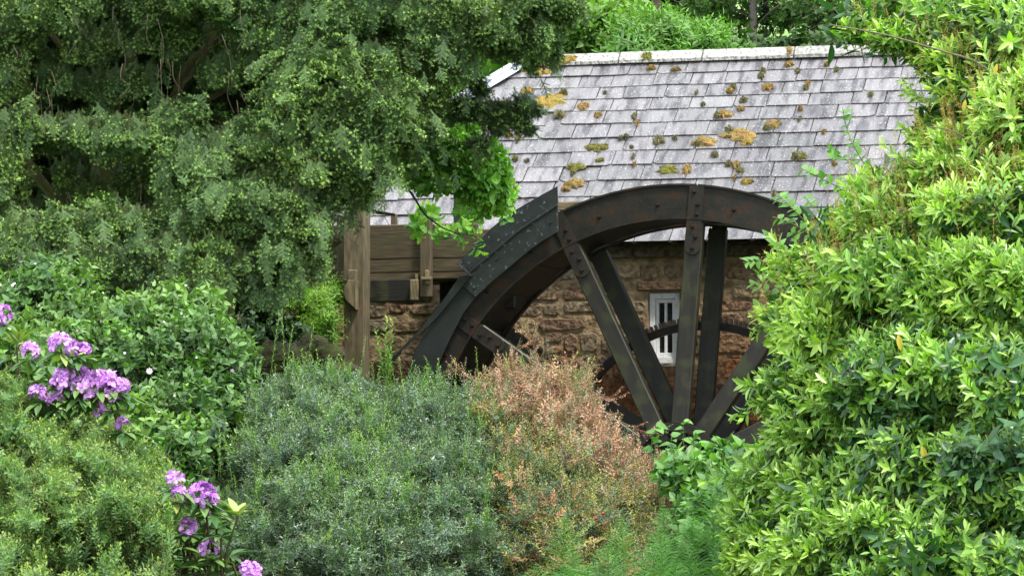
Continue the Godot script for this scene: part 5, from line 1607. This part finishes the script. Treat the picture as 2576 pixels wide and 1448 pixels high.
func make_rhododendrons() -> void:
	# floret trusses
	var truss_meshes := []
	for v in 3:
		var mb := MB.new()
		for k in 22:
			var d := wild()
			d.y = absf(d.y) * 0.9 + 0.05 if k < 17 else d.y
			d = d.normalized()
			var c := Color(0.52, 0.20, 0.62).lerp(Color(0.72, 0.44, 0.80), rng.randf())
			for p in 5:
				var b := turned(d, wild())
				var a := TAU * p / 5.0 + rf(-0.2, 0.2)
				var dir := (d * 0.62 + (b.x * cos(a) + b.z * sin(a)) * 0.8).normalized()
				mb.leaf(Transform3D(turned(dir, d) * 0.40 * rf(0.8, 1.15), d * 0.52), rows_of(PAD, 0.30), 0.28, 0.1, tone(c, rf(0.8, 1.2)))
			for s in 3:
				var e := (d + wild() * 0.25).normalized()
				var x := e.cross(wild()).normalized() * 0.012
				mb.tri(d * 0.5 - x, d * 0.5 + x, d * 0.5 + e * 0.42, x.cross(e), Color(0.70, 0.55, 0.70))
		truss_meshes.push_back(mb.mesh())
	var leaves := []
	for c in [Color(0.045, 0.11, 0.03), Color(0.075, 0.16, 0.045), Color(0.13, 0.22, 0.06), Color(0.25, 0.31, 0.08)]:
		var mb := MB.new()
		mb.leaf(Transform3D.IDENTITY, rows_of(ELLIPTIC, 0.165), 0.22, 0.35, c)
		leaves.push_back(mb.mesh())
	var plants := [
		["rhododendron", "purple-flowered rhododendron with clustered blooms above the rounded shrub", 170, 1000, 17.6,
			[[150, 866, 1.25], [182, 873, 0.9], [76, 882, 1.0], [208, 881, 0.85], [5, 793, 1.1], [-8, 800, 1.0], [155, 957, 1.3], [204, 944, 1.0], [205, 975, 1.2], [245, 955, 1.1], [255, 978, 1.1], [275, 960, 1.25], [305, 972, 0.9], [165, 985, 1.1], [217, 990, 1.15], [277, 1012, 1.2], [93, 990, 1.0], [135, 1005, 0.9], [288, 977, 0.8], [305, 1066, 0.75], [246, 1040, 0.6]]],
		["rhododendron", "purple-flowered rhododendron at the lower edge between the rounded shrub and the barberry", 480, 1350, 16.4,
			[[511, 1246, 1.35], [525, 1265, 1.1], [495, 1235, 0.8], [472, 1325, 0.95], [525, 1382, 1.05], [628, 1440, 1.2], [440, 1205, 0.95], [450, 1242, 0.9], [412, 1350, 0.5], [385, 1388, 0.55], [475, 1345, 0.6], [415, 1335, 0.4]]]]
	for pl in plants:
		var t := plant(pl[0], pl[1], "rhododendron", pl[2], pl[3], pl[4], "purple rhododendrons")
		var trs: Array = pl[5]
		for q in trs:
			var p := at(q[0], q[1], pl[4] - (0.95 if pl[2] < 300 else 0.4))
			var up := Vector3(rf(-0.3, 0.3), 1.0, rf(0.1, 0.5)).normalized()
			obj("flower_truss", truss_meshes[rng.randi() % 3], M.petal, t, Transform3D(turned(up, wild()) * 0.063 * q[2], p - t.position))
			if q[2] > 1.15:
				branch(t, "stem", [p - up * 0.02, p - up * 0.2 - Vector3(0, 0.05, 0.1), p - Vector3(rf(-0.1, 0.1), 0.55, 0.3)], 0.005, 0.008, M.bare_bark, Color(0.14, 0.12, 0.06), 5)
			if q[2] > 0.7:
				var n := 9
				for k in n:
					var az := TAU * k / n + rf(-0.3, 0.3)
					var dir := Vector3(cos(az), rf(-0.45, 0.2), sin(az)).normalized()
					obj("leaf", leaves[mini(3, int(rf(0, 3.3)))], M.semi, t, Transform3D(turned(dir, Vector3.UP) * rf(0.09, 0.135), p - up * 0.045 - t.position))
	# leafy whorls without flowers
	var whorls := [[[60, 840], [30, 905], [75, 940], [110, 935], [40, 870], [130, 920], [185, 910], [90, 960], [230, 915], [15, 940], [330, 1010], [350, 1100], [375, 1105], [120, 960]], [[440, 1290], [410, 1300], [520, 1305], [545, 1275], [470, 1410], [450, 1430], [500, 1430], [540, 1400], [560, 1430], [420, 1440], [520, 1345], [545, 1330], [390, 1430], [600, 1300], [440, 1380], [580, 1400], [490, 1290], [480, 1370], [505, 1350], [530, 1410], [460, 1350], [490, 1440], [520, 1445], [555, 1350], [570, 1450]]]
	for w in 2:
		var t: Node3D = get_node("rhododendron" if w == 0 else "rhododendron_001")
		for q in whorls[w]:
			var p := at(q[0] + rf(-5, 5), q[1], plants[w][4] + rf(-0.5, 0.1) - (0.3 if w == 0 else 0.0))
			var pale := rng.randf() < 0.25
			for k in 8:
				var az := TAU * k / 8.0 + rf(-0.3, 0.3)
				var dir := Vector3(cos(az), rf(-0.2, 0.5) if not pale else rf(0.4, 1.4), sin(az)).normalized()
				obj("leaf", leaves[3 if pale else mini(2, int(rf(0, 3)))], M.semi, t, Transform3D(turned(dir, Vector3.UP) * rf(0.10, 0.15), p - t.position))
			branch(t, "stem", [p, p - Vector3(rf(-0.1, 0.1), 0.25, 0.1), p - Vector3(rf(-0.2, 0.2), 0.7, 0.3)], 0.005, 0.009, M.bare_bark, Color(0.14, 0.12, 0.06), 5)


func make_laurel() -> void:
	var t := plant("laurel_bush", "tall glossy light green laurel filling the right side", "shrub", 2330, 1000, 15.4)
	var old := []
	var young := []
	for i in 3:
		old.push_back(sprig({"len": 0.14, "count": 9, "leaf": 0.076, "half": 0.20, "shape": ELLIPTIC, "low": Color(0.032, 0.095, 0.036), "tip": Color(0.07, 0.16, 0.045), "wide": 100.0, "narrow": 65.0, "stem": 0.0025, "stem_col": Color(0.16, 0.12, 0.06), "curl": 0.35}))
	for i in 4:
		young.push_back(sprig({"len": 0.14, "count": 11, "leaf": 0.066, "half": 0.165, "shape": ELLIPTIC, "low": Color(0.125, 0.26, 0.055), "tip": Color(0.28, 0.42, 0.085), "wide": 75.0, "narrow": 25.0, "stem": 0.0022, "stem_col": Color(0.22, 0.20, 0.06), "curl": 0.3, "turn0": 0.2}))
	var top := [[2450, 60, 16.3, 120, 90, 0.4], [2520, 120, 16.0, 120, 120, 0.45], [2450, 240, 15.9, 110, 100, 0.45], [2510, 330, 15.6, 120, 130, 0.5], [2370, 340, 16.0, 90, 60, 0.35], [2370, 430, 15.7, 110, 90, 0.45], [2240, 490, 15.9, 90, 45, 0.35], [2240, 570, 15.7, 130, 75, 0.45], [2110, 585, 15.9, 60, 35, 0.25], [2420, 560, 15.4, 140, 120, 0.5], [2560, 520, 15.5, 90, 120, 0.5], [2150, 68, 16.0, 60, 14, 0.1], [2255, 92, 16.0, 70, 22, 0.14], [2350, 140, 16.0, 60, 40, 0.2]]
	var mid := [[2080, 690, 15.8, 110, 60, 0.35], [2200, 700, 15.5, 130, 90, 0.45], [1990, 800, 15.8, 90, 50, 0.3], [2060, 860, 15.5, 130, 80, 0.4], [2350, 740, 15.2, 150, 120, 0.5], [2500, 760, 15.0, 120, 140, 0.5], [2010, 980, 15.5, 110, 80, 0.4], [2150, 1000, 15.2, 140, 110, 0.5], [2030, 1110, 15.4, 110, 80, 0.4], [1970, 1210, 15.4, 100, 60, 0.35], [2060, 1240, 15.1, 130, 90, 0.45], [1930, 1330, 15.3, 90, 60, 0.35], [2030, 1390, 15.0, 120, 80, 0.45], [1900, 1420, 15.2, 70, 50, 0.3]]
	var low := [[2330, 930, 14.9, 140, 120, 0.5], [2490, 980, 14.7, 130, 130, 0.5], [2250, 1150, 14.9, 140, 120, 0.5], [2400, 1180, 14.6, 140, 130, 0.5], [2530, 1230, 14.5, 110, 150, 0.5], [2180, 1330, 14.8, 140, 110, 0.5], [2340, 1380, 14.5, 140, 110, 0.5], [2500, 1430, 14.4, 120, 100, 0.5], [2200, 1470, 14.6, 140, 80, 0.5]]
	# outer skin: young shoots high up, older leaves low down
	foliage(t, "foliage", young, M.gloss, blob_list(top) + shatter(blob_list(top), 3, 0.7, 0.35, 0.6), 5000, {"inner": 0.5, "grow": Vector3(0.8, 0.35, 0.4), "drift": Vector3(-0.45, 0.0, 0.1), "rough": 0.8, "s0": 0.6, "s1": 1.25, "pal": [Color(0.9, 1.0, 0.95), Color(1.2, 1.15, 1.15), Color(1.5, 1.35, 1.35)]})
	foliage(t, "foliage", young, M.gloss, blob_list(mid) + shatter(blob_list(mid), 3, 0.7, 0.35, 0.6), 7400, {"inner": 0.6, "grow": Vector3(0.9, 0.25, 0.35), "drift": Vector3(-0.5, -0.2, 0.1), "rough": 0.8, "s0": 0.6, "s1": 1.25, "pal": [Color(0.7, 0.8, 0.75), Color(1.05, 1.05, 1.0), Color(1.35, 1.25, 1.1)]})
	foliage(t, "foliage", old, M.gloss, blob_list(low) + shatter(blob_list(low), 3, 0.7, 0.35, 0.6), 3600, {"inner": 0.55, "grow": Vector3(0.9, 0.1, 0.5), "drift": Vector3(-0.25, 0, 0.1), "rough": 0.8, "s0": 0.6, "s1": 1.25, "pal": [Color(0.8, 0.85, 1.0), Color(1.1, 1.1, 1.0)]})
	foliage(t, "foliage", young, M.gloss, blob_list(low) + shatter(blob_list(low), 3, 0.7, 0.35, 0.6), 2300, {"inner": 0.9, "grow": Vector3(0.9, 0.35, 0.4), "drift": Vector3(-0.4, 0, 0.2), "rough": 0.3, "back": 0.0, "pal": [Color(0.75, 0.9, 0.8), Color(1.05, 1.05, 1.0)]})
	foliage(t, "foliage", old, M.gloss, blob_list(top + mid), 1400, {"reach": 1.0, "inner": 0.0, "grow": Vector3(0.8, 0.0, 0.7), "rough": 0.4})
	# separate leaves at the skin
	var fresh := []
	for c in [Color(0.09, 0.21, 0.035), Color(0.16, 0.32, 0.04), Color(0.22, 0.37, 0.06), Color(0.27, 0.41, 0.075)]:
		var mb := MB.new()
		mb.leaf(Transform3D.IDENTITY, rows_of(ELLIPTIC, 0.175), 0.25, 0.3, c)
		fresh.push_back(mb.mesh())
	var mature := []
	for c in [Color(0.028, 0.085, 0.035), Color(0.04, 0.11, 0.04), Color(0.06, 0.14, 0.045)]:
		var mb := MB.new()
		mb.leaf(Transform3D.IDENTITY, rows_of(ELLIPTIC, 0.21), 0.3, 0.25, c)
		mature.push_back(mb.mesh())
	single_leaves(t, fresh, M.gloss, blob_list(mid + low), 190, {"grow": Vector3(0.9, 0.3, 0.35), "drift": Vector3(-0.5, 0, 0.25), "len": 0.15, "count": 9, "leaf": 0.08, "wide": 75.0, "narrow": 25.0})
	single_leaves(t, mature, M.gloss, blob_list(low), 100, {"grow": Vector3(0.9, 0.0, 0.5), "drift": Vector3(-0.2, 0, 0.2), "len": 0.13, "count": 7, "leaf": 0.088, "wide": 110.0, "narrow": 80.0})
	var yellow := MB.new()
	yellow.leaf(Transform3D.IDENTITY, rows_of(ELLIPTIC, 0.19), 0.2, 0.3, Color(0.42, 0.33, 0.04))
	var ym := yellow.mesh()
	for q in [[2065, 1100], [2150, 1330], [2240, 1310], [2395, 1150], [2320, 1120], [2480, 1090], [2190, 1290], [2100, 1445], [2260, 840], [2510, 160], [2430, 250], [2560, 1150], [2385, 1395]]:
		obj("leaf", ym, M.soft, t, Transform3D(turned(Vector3(rf(-0.4, 0.4), -1, 0.2), Vector3(rf(-0.4, 0.4), 0.2, 1)) * rf(0.05, 0.075), at(q[0], q[1], 14.25 + (0.9 if q[0] < 2200 or q[1] < 300 else 0.0)) - t.position))
	# branches
	for l in [[[2620, 560], [2500, 500], [2400, 460], [2280, 400]], [[2620, 640], [2480, 600], [2380, 560], [2250, 520]], [[2600, 300], [2480, 170], [2360, 125], [2230, 88], [2090, 62]], [[2600, 900], [2440, 850], [2300, 780], [2150, 720]], [[2600, 1250], [2420, 1180], [2300, 1120], [2200, 1080]], [[2450, 700], [2330, 660], [2240, 610]], [[2350, 1250], [2200, 1180], [2080, 1120]], [[2480, 380], [2400, 330], [2340, 320]]]:
		var pts := []
		for p in l:
			pts.push_back(at(p[0], p[1], 15.35 + rf(-0.1, 0.1)))
		branch(t, "branch", pts, 0.006, 0.003, M.bare_bark, Color(0.20, 0.17, 0.12), 6)
	for k in 8:
		var a := at(2260 + k * 40, 700 + (k % 3) * 120, 15.4)
		branch(t, "stem", [ground_at(Vector3(a.x + 0.2, 0, a.z - 0.1)), a + Vector3(0.1, -0.9, -0.2), a], 0.022, 0.010, M.bare_bark, Color(0.20, 0.17, 0.13), 6)
	# spent flower spikes, tan
	var spike := MB.new()
	for k in 26:
		var y := k / 26.0 * 0.12
		var d := (wild() + Vector3.UP * 0.4).normalized()
		var x := d.cross(wild()).normalized() * 0.0012
		var p := Vector3(0, y, 0)
		spike.tri(p - x, p + x, p + d * rf(0.01, 0.02), x.cross(d), Color(0.38, 0.25, 0.09) * rf(0.7, 1.3))
	var sm := spike.mesh()
	var xs := []
	var cs := PackedColorArray()
	var tb := blob_list(top.slice(2) + mid.slice(0, 3))
	for k in 900:
		var g := pick(tb, 0.9, 0.4, 0.0)
		xs.push_back(Transform3D(turned(Vector3(rf(-0.5, 0.2), 1, rf(-0.3, 0.3)), wild()) * rf(0.7, 1.4), g[0] + g[1] * 0.03 - t.position))
		cs.push_back(grey(rf(0.8, 1.3)))
	copies("flower_spikes", sm, M.soft, t, xs, cs)


func make_small_plants() -> void:
	# light climbing sprigs in front of the wheel's right side
	var leaf_c := [Color(0.10, 0.25, 0.05), Color(0.15, 0.33, 0.07)]
	var round_leaves := []
	for c in leaf_c:
		var mb := MB.new()
		mb.leaf(Transform3D.IDENTITY, rows_of(OVATE, 0.36), 0.2, 0.35, c)
		round_leaves.push_back(mb.mesh())
	var t := plant("privet_shrub", "thin light green leafy sprigs in front of the right side of the wheel", "shrub", 2020, 760, 16.6)
	var runs := [[[2130, 760], [2070, 720], [2030, 670], [1990, 640], [1950, 610], [1925, 590]], [[2080, 720], [2020, 690], [1960, 670], [1910, 655], [1870, 660]], [[2120, 640], [2060, 590], [2010, 540], [1975, 505], [1960, 490]], [[2060, 800], [1990, 760], [1930, 730], [1880, 710]], [[2040, 590], [1990, 560], [1945, 545]], [[2180, 420], [2150, 370], [2130, 320], [2120, 270]], [[2160, 420], [2110, 390], [2080, 370]], [[2170, 500], [2110, 470], [2050, 440], [2010, 420]], [[2100, 560], [2050, 520], [2020, 490]], [[2010, 800], [1940, 780], [1890, 770]], [[2000, 700], [1940, 690], [1890, 690]], [[2070, 680], [2010, 620], [1985, 570]]]
	for l in runs:
		var pts := []
		for p in l:
			pts.push_back(at(p[0], p[1], 16.6 + rf(-0.15, 0.15)))
		branch(t, "stem", pts, 0.0035, 0.0015, M.bare_bark, Color(0.22, 0.20, 0.10), 4)
		for k in pts.size() - 1:
			for j in 3:
				for s in [-1.0, 1.0]:
					var along: Vector3 = (pts[k + 1] - pts[k]).normalized()
					var d: Vector3 = along * 0.7 + along.cross(Vector3(0, 0.3, 1)).normalized() * s + wild() * 0.45
					obj("leaf", round_leaves[rng.randi() % 2], M.soft, t, Transform3D(turned(d, (Vector3(0, 1, 0.4) + wild() * 0.4)) * rf(0.036, 0.056), pts[k].lerp(pts[k + 1], j / 3.0) - t.position))
	branch(t, "stem", [t.position, at(2160, 1000, 16.6), at(2130, 760, 16.6)], 0.012, 0.005, M.bare_bark, Color(0.20, 0.17, 0.1), 5)
	branch(t, "stem", [t.position, at(2200, 900, 16.6), at(2170, 420, 16.6)], 0.012, 0.005, M.bare_bark, Color(0.20, 0.17, 0.1), 5)
	# bramble seedlings at the foot of the wheel
	t = plant("bramble", "young bramble with round light green leaves below the wheel hub", "bramble", 1740, 1100, 18.2)
	for q in [[1650, 1060], [1640, 1100], [1690, 1090], [1720, 1050], [1745, 1085], [1760, 1110], [1790, 1095], [1800, 1130], [1830, 1120], [1700, 1130], [1850, 1150], [1880, 1180], [1770, 1160], [1840, 1190], [1680, 1110], [1810, 1170], [1740, 1130], [1870, 1130], [1720, 1150], [1900, 1140]]:
		var p := at(q[0], q[1] + 8, 18.0 + rf(-0.1, 0.1))
		branch(t, "stem", [p - Vector3(rf(-0.04, 0.04), 0.3, 0.05), p - Vector3(0, 0.1, 0), p], 0.002, 0.0015, M.bare_bark, Color(0.18, 0.25, 0.08), 4)
		for k in 4:
			var az := TAU * k / 4.0 + rf(-0.6, 0.6)
			obj("leaf", round_leaves[rng.randi() % 2], M.soft, t, Transform3D(turned(Vector3(cos(az), rf(-0.3, 0.5), sin(az) * 0.6), Vector3(0, 1, 0.7) + wild() * 0.3) * rf(0.045, 0.075), p - Vector3(0, k * 0.02, 0) - t.position))
	var sp := []
	for i in 3:
		sp.push_back(sprig({"len": 0.2, "count": 9, "leaf": 0.075, "half": 0.32, "shape": OVATE, "low": Color(0.06, 0.15, 0.05), "tip": Color(0.13, 0.26, 0.07), "wide": 80.0, "narrow": 45.0, "stem": 0.002}))
	foliage(t, "foliage", sp, M.soft, blob_list([[1720, 1190, 17.9, 60, 40, 0.25], [1800, 1210, 17.8, 70, 50, 0.3], [1760, 1290, 17.5, 60, 60, 0.3], [1830, 1280, 17.4, 70, 70, 0.3], [1770, 1380, 17.1, 70, 70, 0.35], [1850, 1400, 16.9, 60, 60, 0.3], [1900, 1210, 17.6, 50, 40, 0.2], [1880, 1165, 17.8, 60, 36, 0.2], [1820, 1150, 17.9, 50, 26, 0.2]]), 760, {"inner": 0.4, "grow": Vector3(0.8, 0.5, 0.5), "pal": [Color(1.0, 1.1, 1.1), Color(1.5, 1.4, 1.4)]})
	# horsetails
	var where := [[1420, 1320, 0.42, 16.3], [1440, 1400, 0.40, 16.0], [1562, 1325, 0.36, 16.3], [1500, 1440, 0.30, 15.7], [1480, 1455, 0.34, 15.6], [1668, 1290, 0.5, 16.4], [1640, 1370, 0.46, 16.1], [1660, 1350, 0.5, 16.0], [1700, 1420, 0.42, 15.8], [1740, 1300, 0.42, 16.4], [1740, 1395, 0.42, 15.9], [1800, 1400, 0.40, 15.8], [1620, 1430, 0.4, 15.7], [1350, 1445, 0.26, 15.6], [1790, 1250, 0.34, 16.5], [1530, 1390, 0.26, 16.0]]
	var said := ["horsetail standing furthest left before the browned barberry", "horsetail below the leftmost tall one, leaning right", "narrow horsetail under the yellowing leaves", "low arching horsetail at the lower edge", "low horsetail under the arching one", "tall horsetail nearest the bramble", "tall horsetail in the middle of the clump", "second tall horsetail behind the middle of the clump", "horsetail at the front of the right clump", "horsetail under the bramble leaves", "horsetail at the centre of the right clump", "horsetail beside the laurel's lowest leaves", "horsetail at the lower edge left of the right clump", "small horsetail tip at the lower edge below the barberry", "small horsetail between bramble and laurel", "small pale horsetail between the narrow one and the arching one"]
	for k in where.size():
		var q: Array = where[k]
		var tip := at(q[0], q[1] - 25, q[3])
		var h := thing("horsetail", "feathery green " + said[k], "horsetail", Vector3(tip.x, ground(tip.x, tip.z), tip.z), Basis.IDENTITY, "horsetails in front of the browned barberry")
		var lean := Vector3(rf(-0.08, 0.08), 1, rf(-0.05, 0.05))
		if k == 3:
			lean = Vector3(0.8, 0.6, 0.1)
		lean = lean.normalized()
		var top_l := tip - h.position
		var st := MB.new()
		st.tube(PackedVector3Array([Vector3.ZERO, top_l - lean * q[2], top_l - lean * q[2] * 0.5, top_l]), PackedFloat32Array([0.004, 0.003, 0.002, 0.001]), 5, Color(0.10, 0.20, 0.05))
		obj("stem", st.mesh(), M.soft, h)
		var mb := MB.new()
		var n := int(q[2] / 0.016)
		for i in n:
			var f := i / float(n)
			var p: Vector3 = top_l - lean * q[2] * f
			var ln := 0.13 * minf(1.0, 0.12 + 2.2 * f) * rf(0.85, 1.1)
			for j in 13:
				var az := TAU * j / 13.0 + rf(-0.25, 0.25)
				var d := (Vector3(cos(az), 0, sin(az)) + lean * rf(0.25, 0.7)).normalized()
				var x := d.cross(wild()).normalized() * 0.0011
				var c := tone(Color(0.10, 0.25, 0.055), rf(0.7, 1.35))
				var m: Vector3 = p + d * ln * 0.6
				mb.quad(p - x, p + x, m + x, m - x, x.cross(d), c)
				mb.tri(m - x, m + x, p + d * ln + Vector3(0, -0.012, 0), x.cross(d), c)
		var w := obj("leaves", mb.mesh(), M.soft, h)
		w.set_meta("kind", "stuff")
	# lance-leaved plants before the laurel
	for k in 4:
		var q: Array = [[1935, 1340], [1965, 1385], [1945, 1425], [1900, 1360]][k]
		var p := at(q[0], q[1], 16.3)
		var h := thing("spurge", ["upright lance-leaved plant touching the laurel", "second lance-leaved plant half under the laurel", "lance-leaved plant at the lower edge beside the laurel", "lance-leaved plant nearest the horsetails"][k], "plant", Vector3(p.x, ground(p.x, p.z), p.z), Basis.IDENTITY, "lance-leaved plants beside the laurel")
		branch(h, "stem", [h.position, p - Vector3(0, 0.3, 0), p], 0.005, 0.003, M.bare_bark, Color(0.16, 0.25, 0.07), 5)
		var lm := MB.new()
		lm.leaf(Transform3D.IDENTITY, rows_of(ELLIPTIC, 0.11), 0.3, 0.3, Color(0.13, 0.28, 0.06))
		var lmm := lm.mesh()
		for f in shoot(0.34, 16, 0.12, 70.0, 20.0, false, 0.05):
			obj("leaf", lmm, M.soft, h, Transform3D(Basis.IDENTITY, p - Vector3(0, 0.3, 0) - h.position) * f[0])
